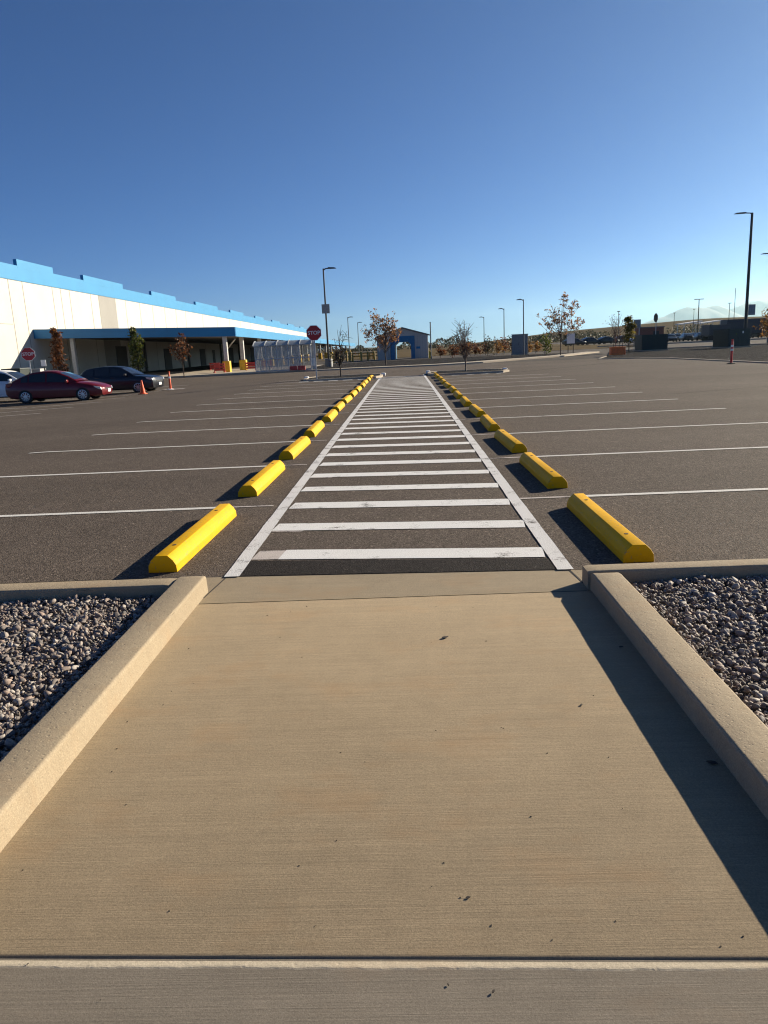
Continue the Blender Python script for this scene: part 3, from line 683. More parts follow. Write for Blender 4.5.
t = thing('red_barrier', (-8.1, 57.0, .13), 'low red barrier on the kerb at the right end of the shelter', 'barrier')
for k in range(2):
    b = MB(); b.prism([(-.16, 0), (-.07, .32), (.07, .32), (.16, 0)], -.28+k*.62-.31, .28+k*.62-.31, 'YZ'); b.build('segment', M['cart'], t, bevel=.02)
BG = 'yellow bollards along the loading yard'
def bollard0():
    t = thing('bollard', (0, 0, 0), 'yellow bollard in the loading yard left of the gatehouse', 'bollard', 0, BG)
    b = MB(); b.lathe([(.11, -.2), (.11, 1.0), (.085, 1.07), (.0001, 1.10)], (0, 0, 0), 'Z', 14); b.build('post', M['ochre'], t, smooth=40); return t
b0 = bollard0(); r = random.Random(2)
spots = [(-7.9, 81), (-7.3, 84.5), (-8.1, 96), (-8.0, 84), (-8.4, 90), (-7.6, 88), (-7.2, 95), (-6.6, 92), (-6.0, 88), (-5.6, 98), (-5.2, 92), (-4.8, 100), (-4.5, 94), (-4.2, 103), (-3.8, 97), (-3.4, 100), (-6.9, 98), (-7.6, 92.5)]
for i, (x, y) in enumerate(spots):
    o = b0 if i == 0 else copy_tree(b0); o.location = (x, y, 0)
t = thing('bollard', (3.0, 88, 0), 'short yellow bollard at the right corner of the gatehouse', 'bollard')
b = MB(); b.lathe([(.16, -.2), (.16, .75), (.1, .85), (.0001, .87)], (0, 0, 0), 'Z', 14); b.build('post', M['ylw'], t, smooth=40)
t = thing('guard_rail', (-5.5, 106, 0), 'long ochre guard rail behind the yellow bollards', 'guard rail')
b = MB(); b.tube([(-5, 0, .85), (2.3, -4, .85)], .09, 8); b.tube([(-5, 0, .45), (2.3, -4, .45)], .09, 8); b.build('rail', M['ochre'], t)
for k in range(6): b = MB(); f = k/5; b.tube([(-5+7.3*f, -4*f, -.2), (-5+7.3*f, -4*f, .95)], .08, 8); b.build('post', M['ochre'], t)
# ------------------------------------------------------------------ shelter and totem
t = thing('glass_shelter', (-9.42, 58.6, .0), 'glass walled shelter with barrel roof and metal frame at the canopy corner', 'shelter')
b = MB(); Ls, D, H = 4.35, 1.9, 2.02
for k in range(6):
    for yy in ((0, D) if k in (0, 2, 4, 5) else (0,)): b.box2((-Ls/2+k*Ls/5-.03, yy-.03, 0), (-Ls/2+k*Ls/5+.03, yy+.03, H))
for yy in (0, D):
    for z in (.12, 1.05, H): b.box2((-Ls/2+.03, yy-.028, z-.03), (Ls/2-.03, yy+.028, z+.03))
for s in (-1, 1):
    for z in (.12, H): b.box2((s*Ls/2-.028, .03, z-.03), (s*Ls/2+.028, D-.03, z+.03))
b.build('frame', M['galv'], t)
for k in range(5):
    if k == 4: continue
    b = MB(); b.box2((-Ls/2+k*Ls/5+.035, -.006, .16), (-Ls/2+(k+1)*Ls/5-.035, .006, H-.04)); b.build('glass_panel', M['clearp'], t)
for k in range(5):
    b = MB(); b.box2((-Ls/2+k*Ls/5+.035, D-.006, .16), (-Ls/2+(k+1)*Ls/5-.035, D+.006, H-.04)); b.build('glass_panel', M['clearp'], t)
for s in (-1, 1): b = MB(); b.box2((s*Ls/2-.006, .06, .16), (s*Ls/2+.006, D-.06, H-.04)); b.build('glass_panel', M['clearp'], t)
b = MB(); n = 10; arc = [(-.12+(D+.24)*i/n, H+.04+.34*math.sin(math.pi*i/n)) for i in range(n+1)]
b.prism(arc+[(y, z-.03) for y, z in arc[::-1]], -Ls/2-.12, Ls/2+.12, 'YZ'); rf = b.build('roof', M['poly'], t)
b = MB()
for k in range(6):
    x = -Ls/2-.1+k*(Ls+.2)/5; b.tube([(x, y, z+.025) for y, z in arc], .03, 6)
b.build('roof_rib', M['galv'], rf)
b = MB(); b.box2((-1.5, 1.2, .42), (.8, 1.6, .47)); b.box2((-1.4, 1.35, 0), (-1.3, 1.45, .42)); b.box2((.6, 1.35, 0), (.7, 1.45, .42)); b.build('bench', M['galv'], t)
b = MB(); b.box2((-1.75, 1.9, .9), (-1.45, 1.98, 1.3)); b.build('notice', M['white_s'], t)
t = thing('totem', (-7.2, 59.5, .1), 'pale grey upright totem with white top at the right end of the shelter', 'sign')
b = MB(); b.box2((-.18, -.06, 0), (.18, .06, 2.0)); b.build('panel', M['colmn'], t, bevel=.01)
b = MB(); b.prism([(-.15, 2.0), (-.15, 2.45), (-.03, 2.45), (.2, 2.1), (.2, 2.0)], -.05, .05, 'XZ'); b.build('top', M['white_s'], t)
b = MB(); b.box2((-.14, -.10, .25), (.16, -.062, .85)); b.build('notice', M['white_s'], t)
# ------------------------------------------------------------------ gatehouse
t = thing('gatehouse', (-.1, 92, 0), 'small grey gabled gatehouse with a blue framed drive through opening', 'building', R(-2))
HW, DD, E_, PK = 3.05, 5.0, 2.72, 3.62; ow, oh, ch = .98, 2.02, .34
op = [(-ow, -.1), (-ow, oh-ch), (-ow+ch, oh), (ow-ch, oh), (ow, oh-ch), (ow, -.1)]
def gable(y0, y1):
    b = MB()
    b.prism([(-HW, -.1), (-ow, -.1), (-ow, oh-ch), (-ow, E_), (-HW, E_)], y0, y1); b.prism([(ow, -.1), (HW, -.1), (HW, E_), (ow, E_), (ow, oh-ch)], y0, y1)
    b.prism([(-ow, oh-ch), (-ow+ch, oh), (ow-ch, oh), (ow, oh-ch), (ow, E_), (-ow, E_)], y0, y1)
    b.prism([(-HW, E_), (HW, E_), (0, PK)], y0, y1); return b
gable(0, .18).build('wall', M['siding'], t); gable(DD-.18, DD).build('wall', M['siding'], t)
for s in (-1, 1):
    b = MB(); b.box2((s*HW-.09, .18, -.1), (s*HW+.09 if s < 0 else s*HW, DD-.18, E_)); b.build('wall', M['siding'], t)
    b = MB(); b.box2((s*ow, .2, -.1), (s*(ow+.12), DD-.2, 2.3)); b.build('inner_wall', M['bluep'], t)
b = MB()
for x in [i*.3-3.0 for i in range(21)]:
    for (a, c) in (((-.1, E_) if abs(x) > 1.6 else (2.75, E_)),): b.box2((x-.012, -.014, a), (x+.012, 0, c))
b.build('siding_seam', M['backs'], t)
b = MB(); fw = .52
b.prism([(-ow-fw, -.1), (-ow, -.1), (-ow, oh-ch), (-ow-fw, oh-ch)], -.12, -.002); b.prism([(ow, -.1), (ow+fw*.9, -.1), (ow+fw*.9, oh-ch), (ow, oh-ch)], -.12, -.002)
b.prism([(-ow-fw, oh-ch), (-ow, oh-ch), (-ow+ch, oh), (ow-ch, oh), (ow, oh-ch), (ow+fw*.9, oh-ch), (ow+fw*.9, 2.72), (-ow-fw, 2.72)], -.12, -.002)
b.build('portal_frame', M['bluep'], t)
for s in (-1, 1):
    b = MB(); b.prism([(s*(HW+.25), E_-.05), (s*(HW+.25), E_+.07), (0, PK+.16), (0, PK+.03)], -.3, DD+.3); b.build('roof', M['roofg'], t)
b = MB(); b.box2((1.62, -.05, 1.15), (2.1, -.016, 1.42)); b.build('notice', M['blued'], t)
b = MB(); b.tube([(-1.62, -.2, -.1), (-1.62, -.2, 2.7)], .06, 8); b.build('downpipe', M['galv'], t)
# ------------------------------------------------------------------ utility boxes
def ubox(x, y, w, d, h, label, m, rz=0, z=.1, doors=2):
    t = thing('utility_box', (x, y, z), label, 'utility box', rz)
    b = MB(); b.box2((-w/2-.08, -d/2-.08, -.15), (w/2+.08, d/2+.08, .05)); b.build('pad', M['kerb_far'], t)
    b = MB(); b.box2((-w/2, -d/2, .05), (w/2, d/2, h-.06)); b.build('cabinet', m, t, bevel=.02)
    b = MB(); b.prism([(-w/2-.04, h-.06), (w/2+.04, h-.06), (w/2+.02, h), (-w/2-.02, h)], -d/2-.04, d/2+.04); b.build('lid', m, t)
    for k in range(doors):
        b = MB(); x0 = -w/2+.05+k*(w-.1)/doors; b.box2((x0+.02, -d/2-.02, .12), (x0+(w-.1)/doors-.02, -d/2-.001, h-.12)); dd = b.build('door', m, t)
        b = MB(); b.box((x0+(w-.1)/doors-.12, -d/2-.04, h*.5), (.04, .04, .16)); b.build('handle', M['black'], dd)
    return t
ubox(23.45, 72.6, 2.5, 1.6, 1.45, 'long dark green utility box below the square grey sign', M['cab'], R(6))
t = ubox(30.1, 70.6, 2.5, 1.9, 1.62, 'tall dark utility box behind the red delineator post', M['cab'], R(20))
b = MB(); b.box((-.4, -.98, 1.15), (.10, .01, .14)); b.build('decal', M['lf_green'], t)
b = MB(); b.box((.35, -.98, 1.3), (.14, .01, .2)); b.build('decal', M['white_s'], t)
ubox(12.85, 84.4, 1.75, 1.3, 2.15, 'upright grey utility cabinet beneath the lamp post', M['cabl'], R(-8))
ubox(-23.8, 45.6, 1.1, 1.2, 1.45, 'dark utility box behind the white car', M['cab'], 0, -.15)
ubox(-23.1, 46.8, .75, .7, 1.35, 'pale grey utility pedestal behind the red car', M['siding'], 0, -.15, 1)
# ------------------------------------------------------------------ cars
def lerp_tab(tab, x):
    for (a, p), (c, q) in zip(tab, tab[1:]):
        if a >= x >= c or a <= x <= c:
            f = (x-a)/(c-a) if c != a else 0; return p+(q-p)*f
    return tab[-1][1] if abs(x-tab[-1][0]) < abs(x-tab[0][0]) else tab[0][1]
SED = dict(st=[(2.33, .34, .48, .56, .58, .50), (2.24, .24, .52, .64, .67, .72), (2.0, .2, .56, .72, .77, .83), (1.6, .19, .6, .80, .87, .88), (1.05, .18, .62, .88, .95, .90), (.4, .18, .62, .92, .96, .905), (-.5, .18, .63, .95, .97, .905), (-1.2, .18, .64, .98, 1.0, .90), (-1.75, .2, .66, 1.0, 1.05, .87), (-2.15, .26, .68, .99, 1.04, .80), (-2.32, .38, .66, .88, .93, .68)],
    roof=[(1.12, .945), (.7, 1.18), (.2, 1.385), (-.15, 1.44), (-.6, 1.445), (-1.0, 1.40), (-1.4, 1.26), (-1.95, 1.045)], wins=[(.72, -.28), (-.36, -1.12), (-1.18, -1.5)], ws=(1.02, .30), rs=(-1.12, -1.85), ax=(1.37, -1.33), wr=.325)
SUV = dict(st=[(2.22, .40, .62, .74, .76, .60), (2.15, .27, .64, .86, .89, .78), (1.9, .24, .68, .93, .97, .87), (1.5, .23, .7, .98, 1.03, .90), (1.0, .22, .72, 1.02, 1.07, .91), (.3, .22, .72, 1.04, 1.06, .915), (-.6, .22, .73, 1.06, 1.07, .915), (-1.3, .23, .74, 1.08, 1.09, .905), (-1.8, .25, .76, 1.10, 1.12, .88), (-2.1, .32, .78, 1.08, 1.12, .82), (-2.2, .42, .78, 1.0, 1.04, .74)],
    roof=[(1.08, 1.05), (.7, 1.28), (.3, 1.50), (-.1, 1.57), (-.7, 1.58), (-1.3, 1.53), (-1.75, 1.42), (-2.08, 1.12)], wins=[(.70, -.22), (-.30, -1.12), (-1.2, -1.66)], ws=(.98, .38), rs=(-1.8, -2.02), ax=(1.33, -1.30), wr=.36)
def make_car(P, m, label, loc, rz, detail=True, name='parked_car', group=None, cat='car'):
    t = thing(name, loc, label, cat, rz, group)
    b = MB(); rings = []
    for (x, zb, zw, zs, zd, w) in P['st']:
        half = [(0, zb), (w*.8, zb), (w*.96, zb+.07), (w, zw), (w*.965, (zw+zs)/2+.03), (w*.9, zs), (w*.6, zd-.008), (0, zd)]
        rings.append([(x, y, z) for y, z in half] + [(x, -y, z) for y, z in half[-2:0:-1]])
    n = len(rings[0]); vs = [p for r_ in rings for p in r_]; fs = []
    for i in range(len(rings)-1):
        for k in range(n): fs.append((i*n+k, i*n+(k+1) % n, (i+1)*n+(k+1) % n, (i+1)*n+k))
    fs.append(tuple(range(n))); fs.append(tuple((len(rings)-1)*n+k for k in range(n)))
    b.faces(vs, fs); body = b.build('body', m, t, smooth=38)
    belt = [(s[0], s[3]) for s in P['st']]; wid = [(s[0], s[5]*.9) for s in P['st']]
    def side(x, k, off=0.0, sgn=1):
        zb, wb = lerp_tab(belt, x)-.02, lerp_tab(wid, x)-.01; zr = max(lerp_tab(P['roof'], x), zb+.005); wr = wb-(zr-zb)*.40
        y = wb+(wr-wb)*k; z = zb+(zr-zb)*k; return (x, sgn*(y+off*.93), z+off*.37)
    if detail:
        c = MB()
        for x in P['ax']:
            for s in (-1, 1): c.lathe([(.0001, -.16), (P['wr']*1.14, -.16), (P['wr']*1.14, .2), (.0001, .2)], (x, s*.86, P['wr']), 'Y', 28)
        co = c.build('tmp_cut', m)
        md = body.modifiers.new('b', 'BOOLEAN'); md.object = co; md.operation = 'DIFFERENCE'; md.solver = 'EXACT'
        dg = bpy.context.evaluated_depsgraph_get(); me = bpy.data.meshes.new_from_object(body.evaluated_get(dg))
        body.modifiers.clear(); body.data = me; bpy.data.objects.remove(co)
        me.polygons.foreach_set('use_smooth', [True]*len(me.polygons)); me.set_sharp_from_angle(angle=R(38))
    xs = [P['roof'][0][0]+(P['roof'][-1][0]-P['roof'][0][0])*i/22 for i in range(23)]
    b = MB(); vs = []; fs = []
    for x in xs:
        a = side(x, 0); c = side(x, .93); d = side(x, 1); zr = d[2]
        vs += [a, c, (x, d[1]-.05, zr+.02), (x, 0, zr+.045), (x, -(d[1]-.05), zr+.02), (x, -c[1], c[2]), (x, -a[1], a[2])]
    for i in range(len(xs)-1):
        for k in range(6): fs.append((i*7+k, i*7+k+1, (i+1)*7+k+1, (i+1)*7+k))
    b.faces(vs, fs); b.build('roof', m, t, smooth=45)
    for s in (-1, 1):
        for (xa, xb) in P['wins']:
            b = MB(); q = [xa+(xb-xa)*i/5 for i in range(6)]
            for p0, p1 in zip(q, q[1:]): b.poly([side(p0, .07, .008, s), side(p1, .07, .008, s), side(p1, .86, .008, s), side(p0, .86, .008, s)])
            b.build('window', M['glass'], t)
    for nm, (xa, xb) in (('windscreen', P['ws']), ('rear_window', P['rs'])):
        b = MB(); q = [xa+(xb-xa)*i/5 for i in range(6)]
        def top(x, f):
            d = side(x, 1); y = (d[1]-.06)*f; return (x, y, d[2]+.02+.025*(1-abs(f))+.010)
        for p0, p1 in zip(q, q[1:]):
            for f0, f1 in ((-1, -.5), (-.5, 0), (0, .5), (.5, 1)): b.poly([top(p0, f0), top(p1, f0), top(p1, f1), top(p0, f1)])
        b.build(nm, M['glass'], t, smooth=40)
    for x in P['ax']:
        for s in (-1, 1):
            wr = P['wr']; y = s*.80
            b = MB(); b.lathe([(wr*.66, -.1), (wr*.9, -.11), (wr, -.08), (wr, .08), (wr*.9, .11), (wr*.66, .1)], (x, y, wr), 'Y', 28)
            w_ = b.build('wheel', M['rubber'], t, smooth=40)
            if not detail: continue
            b = MB(); b.lathe([(.0001, s*.02), (wr*.62, s*.0), (wr*.67, s*.1), (wr*.6, s*.105), (wr*.58, s*.07)], (x, y, wr), 'Y', 28)
            for k in range(9):
                a = 2*math.pi*k/9; b.box((x+.115*math.cos(a), y+s*.075, wr+.115*math.sin(a)), (.17, .03, .035), M=Matrix.Rotation(-a, 3, 'Y'))
            b.lathe([(.0001, s*.10), (.045, s*.095), (.05, s*.05)], (x, y, wr), 'Y', 14); b.build('rim', M['chrome'], w_)
    if detail:
        f = P['st'][1]; g = P['st'][2]; q = P['st'][-2]
        for s in (-1, 1):
            b = MB(); b.prism([(f[0]+.02, f[3]-.14), (f[0]-.02, f[3]-.01), (g[0]-.12, g[3]-.02), (g[0]-.05, g[3]-.12)], s*(f[5]*.60), s*(g[5]*.985)); b.build('headlight', M['lamp'], t, bevel=.02)
            b = MB(); b.prism([(q[0]-.03, q[3]-.22), (q[0]-.08, q[3]-.03), (q[0]+.22, q[3]-.04), (q[0]+.18, q[3]-.16)], s*(q[5]*.6), s*(q[5]*1.02)); b.build('tail_light', M['tail'], t, bevel=.02)
            xm = P['wins'][0][0]-.02; a = side(xm, .12, 0, s); b = MB(); b.box((xm, a[1]+s*.12, a[2]+.05), (.12, .22, .14)); b.build('mirror', m, t, bevel=.035)
            for (xa, xb) in P['wins'][:2]:
                wv = lerp_tab([(z[0], z[5]) for z in P['st']], xb+.12)
                b = MB(); b.box((xb+.14, s*(wv*.965), lerp_tab(belt, xb)-.11), (.2, .04, .03)); b.build('door_handle', m, t)
        b = MB(); z0 = P['st'][0]; b.box((z0[0]+.015, 0, z0[1]+.10), (.03, .34, .15)); b.build('licence_plate', M['white_s'], t)
        b = MB(); b.box((z0[0]-.02, 0, z0[2]+.05), (.06, .9, .07)); b.build('grille', M['trim'], t)
    return t
make_car(SED, M['carred'], 'dark red sedan parked facing right in the left row', (-16.75, 36.0, gz(-16, 34)), R(3))
cv = make_car(SUV, M['carnavy'], 'dark navy crossover parked just behind the red sedan', (-15.85, 41.6, gz(-15, 40)-.04), R(-4))
cv.scale = (1, 1, .94)
make_car(SUV, M['carwhite'], 'white car cut off by the left edge behind the red sedan', (-20.75, 38.6, gz(-21, 38)), R(0))
FC = 'dark cars parked in the far lot below the hill'
proto = make_car(SED, M['carnavy'], 'dark car in the far lot below the hill on the right', (0, 0, 0), R(80), False, group=FC)
r = random.Random(6)
far = [(51.5+2.9*i+r.uniform(-.15, .15), 148+r.uniform(-.4, .4)+.2*i) for i in range(8)] + [(57+2.9*i, 168) for i in range(9)] + [(62+3.0*i, 186) for i in range(9) if i != 4]
for i, (x, y) in enumerate(far):
    o = proto if i == 0 else copy_tree(proto); o.location = (x, y, .0); o.rotation_euler.z = R(84+r.uniform(-3, 3)+(180 if i % 3 == 0 else 0))
FC2 = 'dark cars behind the white sign board'
for i, (x, y) in enumerate([(33.5, 150), (37.2, 152), (40.8, 153), (44.5, 155)]):
    o = copy_tree(proto); o.location = (x, y, .1); o.rotation_euler.z = R(20)
    tag(o, 'dark car behind the white sign board at the foot of the hill', 'car', FC2)
o = make_car(SUV, M['carwhite'], 'pale car at the right end of the dark cars behind the sign board', (46.6, 150, .1), R(190), False)
def trailer(x, y, L_, h, m, label, rz):
    t = thing('box_trailer', (x, y, 0), label, 'trailer', rz)
    b = MB(); b.box2((-L_/2, -1.25, 1.0), (L_/2, 1.25, h)); b.build('box', m, t, bevel=.04)
    b = MB(); b.box2((-L_/2+.2, -.5, .75), (L_/2-.2, .5, .99)); b.build('chassis', M['black'], t)
    for xx in (-L_*.36, -L_*.28, L_*.3):
        for s in (-1, 1): b = MB(); b.lathe([(.0001, -.15), (.5, -.15), (.5, .15), (.0001, .15)], (xx, s*1.0, .5), 'Y', 16); b.build('wheel', M['rubber'], t)
trailer(60.5, 128, 15, 3.35, M['navy'], 'long dark navy trailer behind the tall lamp post', R(3))
trailer(50.3, 124, 3.6, 2.6, M['navy'], 'short dark trailer left of the long navy one', R(8))
trailer(-19.5, 150, 9, 3.3, M['wallw'], 'white box trailer seen beneath the far end of the canopy', R(80))
def tentroof(x, y, w, label):
    t = thing('open_pavilion', (x, y, 0), label, 'pavilion', R(5))
    b = MB(); b.prism([(-w/2, 3.9), (-w/2, 4.15), (w/2, 4.7), (w/2, 4.45)], -2.5, 2.5); b.build('roof', M['tent'], t)
    for sx in (-1, 1):
        for sy in (-1, 1): b = MB(); b.tube([(sx*w*.42, sy*2.1, -.3), (sx*w*.42, sy*2.1, 4.25)], .1, 8); b.build('post', M['galv'], t)
tentroof(81.5, 220, 5.5, 'left white roofed pavilion above the parked cars'); tentroof(88.5, 224, 6, 'right white roofed pavilion above the parked cars')
t = thing('site_shed', (35.6, 110, 0), 'low red brown shed behind the left utility box', 'shed', R(4))
b = MB(); b.box2((-2.2, -1.2, 0), (1.2, 1.2, 2.5)); b.build('wall', M['brick'], t); b = MB(); b.box2((-2.3, -1.3, 2.5), (1.3, 1.3, 2.62)); b.build('roof', M['roofg'], t)
b = MB(); b.box2((-.3, -1.24, 0), (.5, -1.2, 2.0)); b.build('door', M['dark'], t)
# ------------------------------------------------------------------ trees
def leaf(b, p, s, rs):
    d = Vector((rs.gauss(0, 1), rs.gauss(0, 1), rs.gauss(0, 1))).normalized(); e = d.orthogonal().normalized()
    e = (Matrix.Rotation(rs.uniform(0, 6.3), 3, d) @ e); f = d.cross(e); s *= rs.uniform(.6, 1.3); p = Vector(p)
    b.poly([p-e*s, p-e*s*.2+f*s*.5, p+e*s, p-e*s*.1-f*s*.5])
def tree(name, label, x, y, z, H, crown, lm, bm_, leaves, ls, seed, limbs=10, cr=.3, trunk_r=.06, start=.35, group=None, cat='tree', twigs=3, dense=False):
    """crown: list of (centre xyz relative, radii) lobes that limbs reach into"""
    rs = random.Random(seed); t = thing(name, (x, y, z), label, cat, 0, group)
    tb = MB(); lb = MB(); top = max(c[2]+r_[2] for c, r_ in crown)*.86
    trunk = [(0, 0, -.1), (.02*H*rs.uniform(-.5, .5), 0, H*.2), (.02*H*rs.uniform(-1, 1), .01*H, H*.45), (.03*H*rs.uniform(-1, 1), 0, top)]
    tb.tube(trunk, [trunk_r, trunk_r*.85, trunk_r*.62, trunk_r*.18], 7)
    def tp(f):
        f *= 3; i = min(2, int(f)); return Vector(trunk[i]).lerp(Vector(trunk[i+1]), f-i)
    tips = []
    for k in range(limbs):
        c, r_ = crown[k % len(crown)]
        while True:
            q = Vector((rs.uniform(-1, 1), rs.uniform(-1, 1), rs.uniform(-1, 1)))
            if q.length < 1: break
        if q.length > 0: q = q.normalized()*(.45+.55*q.length**.4)
        tip = Vector((c[0]+q.x*r_[0], c[1]+q.y*r_[1], c[2]+q.z*r_[2]))
        f = max(start, min(.92, (tip.z/top)*rs.uniform(.45, .8))); a = tp(f)
        mid = a.lerp(tip, .5)+Vector((0, 0, -.08*(tip-a).length))+Vector((rs.gauss(0, .04), rs.gauss(0, .04), 0))*H*.3
        rb = trunk_r*.42*(1-f*.5); tb.tube([a, mid, tip], [rb, max(.012, rb*.6), max(.008, rb*.2)], 5, False); tips.append(tip)
        for j in range(twigs):
            s0 = mid.lerp(tip, rs.uniform(0, .8)); e = s0+Vector((rs.gauss(0, 1), rs.gauss(0, 1), rs.gauss(.5, .7)))*cr*.9
            tb.tube([s0, e], [max(.010, rb*.3), .007], 4, False); tips.append(e)
    tb.build('trunk', bm_, t, smooth=60, fix=False)
    n = leaves
    for i in range(n):
        c = tips[rs.randrange(len(tips))] if not dense or rs.random() < .35 else None
        if c is not None: p = c+Vector((rs.gauss(0, .5), rs.gauss(0, .5), rs.gauss(0, .5)))*cr
        else:
            cc, r_ = crown[rs.randrange(len(crown))]
            q = Vector((rs.gauss(0, 1), rs.gauss(0, 1), rs.gauss(0, 1))).normalized()*rs.random()**.4
            p = Vector((cc[0]+q.x*r_[0], cc[1]+q.y*r_[1], cc[2]+q.z*r_[2]))
        leaf(lb, p, ls, rs)
    lb.build('crown', lm, t, fix=False); return t
tree('young_tree', 'orange leaved young tree in front of the gatehouse', -1.5, 62, .1, 4.6, [((-.6, 0, 3.2), (.95, .8, .9)), ((.85, 0, 3.9), (.65, .7, .7)), ((-1.3, .2, 2.9), (.5, .6, .5)), ((.85, 0, 3.2), (.9, .7, .6)), ((-.8, 0, 4.15), (.45, .4, .45)), ((0, .2, 2.2), (.8, .7, .45))], M['lf_tan'], M['bark'], 1250, .105, 21, 40, .19, .055, .33)
tree('young_tree', 'widest orange leaved tree left of the square white sign board', 14.4, 70, .1, 5.2, [((-.2, 0, 3.3), (.8, .8, .8)), ((.9, 0, 3.8), (.8, .8, .9)), ((-1.7, .2, 3.2), (.6, .6, .6)), ((.3, 0, 4.9), (.45, .5, .45)), ((1.4, 0, 3.0), (.7, .6, .5)), ((-1.0, 0, 4.2), (.55, .5, .3)), ((1.5, 0, 4.5), (.4, .4, .4))], M['lf_tan'], M['bark'], 1050, .11, 33, 38, .18, .055, .33)
tree('columnar_tree', 'narrow brown leaved tree in front of the left canopy column', -24.05, 52, -.1, 4.0, [((0, 0, 1.7), (.55, .55, 1.1)), ((0, 0, 2.7), (.42, .42, 1.0)), ((.03, 0, 3.5), (.2, .2, .45))], M['lf_brown'], M['barkd'], 1500, .10, 5, 26, .18, .06, .15, dense=True, twigs=1)
tree('columnar_tree', 'narrow dark green tree behind the dark crossover', -19.6, 55, 0, 3.9, [((0, 0, 1.6), (.55, .55, .9)), ((0, 0, 2.5), (.5, .5, .9)), ((-.06, 0, 3.4), (.2, .2, .4))], M['lf_green'], M['barkd'], 1700, .10, 6, 26, .18, .06, .15, dense=True, twigs=1)
tree('young_tree', 'small orange brown tree on the sidewalk under the canopy edge', -16.8, 56.9, .1, 3.1, [((0, 0, 2.1), (.7, .7, .6)), ((.1, 0, 2.7), (.5, .5, .4))], M['lf_brown'], M['bark'], 420, .10, 7, 18, .22, .04, .4)
tree('bare_tree', 'nearly bare sapling on the island left of the walkway', -3.5, 41.2, .1, 2.9, [((0, 0, 2.0), (.5, .5, .9)), ((0, 0, 1.3), (.45, .4, .35))], M['lf_brown'], M['barkd'], 90, .045, 8, 32, .22, .04, .3, twigs=4)
tree('bare_tree', 'nearly bare tree with a brown skirt of leaves on the right island', 3.35, 41.4, .1, 2.9, [((0, 0, 2.0), (.5, .5, .75)), ((0, 0, 1.25), (.42, .4, .25))], M['lf_brown'], M['twig'], 60, .045, 9, 44, .26, .045, .3, twigs=5)
o = [q for q in bpy.data.objects if q.name.startswith('bare_tree')][-1]
lb = MB(); rs = random.Random(3)
for i in range(330): leaf(lb, (rs.gauss(0, .22), rs.gauss(0, .22), 1.28+rs.gauss(0, .09)), .05, rs)
lb.build('brown_leaves', M['lf_brown'], bpy.data.objects['bare_tree.001'], fix=False)
tree('bare_tree', 'thin bare sapling standing in the orange guard', 17.0, 61.4, .1, 3.5, [((0, 0, 2.5), (.7, .5, .9)), ((.3, 0, 2.2), (.6, .5, .6))], M['lf_brown'], M['twig'], 90, .06, 12, 24, .3, .035, .4)
tree('young_tree', 'dense golden green tree between the orange guard and utility box', 21.2, 72, .1, 3.3, [((0, 0, 1.55), (.62, .6, .85)), ((-.1, 0, 2.4), (.42, .42, .6)), ((.3, 0, 2.3), (.3, .3, .25)), ((-.15, 0, 2.95), (.35, .3, .22))], M['lf_gold'], M['barkd'], 1500, .10, 13, 24, .2, .05, .18, dense=True, twigs=1)
tree('young_tree', 'brown tree cut by the right edge of the picture', 36.0, 76, .1, 3.6, [((0, 0, 2.0), (.9, .8, .9)), ((.2, 0, 3.0), (.6, .6, .6))], M['lf_amber'], M['bark'], 800, .11, 14, 20, .3, .05, .25)
SH = [(5.5, 86, 1.6, 'lf_brown'), (7.0, 88, 1.8, 'lf_amber'), (8.4, 90, 1.5, 'lf_brown'), (9.6, 87, 2.2, 'lf_dark'), (11.0, 90, 2.0, 'lf_amber'), (12.0, 92, 2.3, 'lf_brown'), (10.2, 95, 1.7, 'lf_brown'), (6.2, 93, 1.9, 'lf_dark'), (14.2, 88, 1.5, 'lf_amber'), (15.6, 90, 1.6, 'lf_amber'), (4.3, 90, 1.4, 'lf_brown'), (13.7, 74, 2.3, 'lf_green'), (13.6, 96, 2.2, 'lf_dark')]
for i, (x, y, h, lm) in enumerate(SH):
    nm = {'lf_brown': 'brown shrub in the row behind the gravel bed', 'lf_amber': 'amber shrub in the row behind the gravel bed', 'lf_dark': 'dark evergreen shrub among the brown ones', 'lf_green': 'dark green shrub at the left foot of the widest orange tree'}[lm]
    tree('shrub', nm, x, y, 0, h, [((0, 0, h*.55), (.6, .6, h*.42)), ((.3, 0, h*.45), (.5, .5, h*.3))], M[lm], M['bark'], 330, .11, 50+i, 12, .25, .04, .15, 'shrubs behind the gravel bed', 'shrub', 1, True)
t = thing('tree_guard', (17.05, 61.0, .1), 'orange plastic guard boards around the bare sapling', 'guard')
for (a, c) in (((-.55, -.35, 0), (.55, -.29, .62)), ((-.55, .29, 0), (.55, .35, .62)), ((-.55, -.285, 0), (-.49, .285, .62)), ((.49, -.285, 0), (.55, .285, .62))):
    b = MB(); b.box2(a, c); b.build('board', M['bargo'], t, bevel=.02)
for xx in (-.3, .15, .4):
    b = MB(); b.tube([(xx, 0, 0), (xx, 0, 1.5)], .025, 6); b.build('stake', M['barkd'], t)
# far scrub that reads as one mass
b = MB(); rs = random.Random(77)
for i in range(9000):
    x = rs.uniform(-60, 130); y = 325 + rs.uniform(-8, 25); h = 2.2+1.6*math.sin(x*.11)+1.1*math.sin(x*.31+1)+.8*math.sin(x*.9)
    leaf(b, (x, y, max(.1, rs.random()**.8*max(.8, h))), .55, rs)
tag(b.build('distant_scrub', M['lf_dark'], fix=False), 'low dark scrub along the horizon behind the gatehouse', 'scrub', kind='stuff')
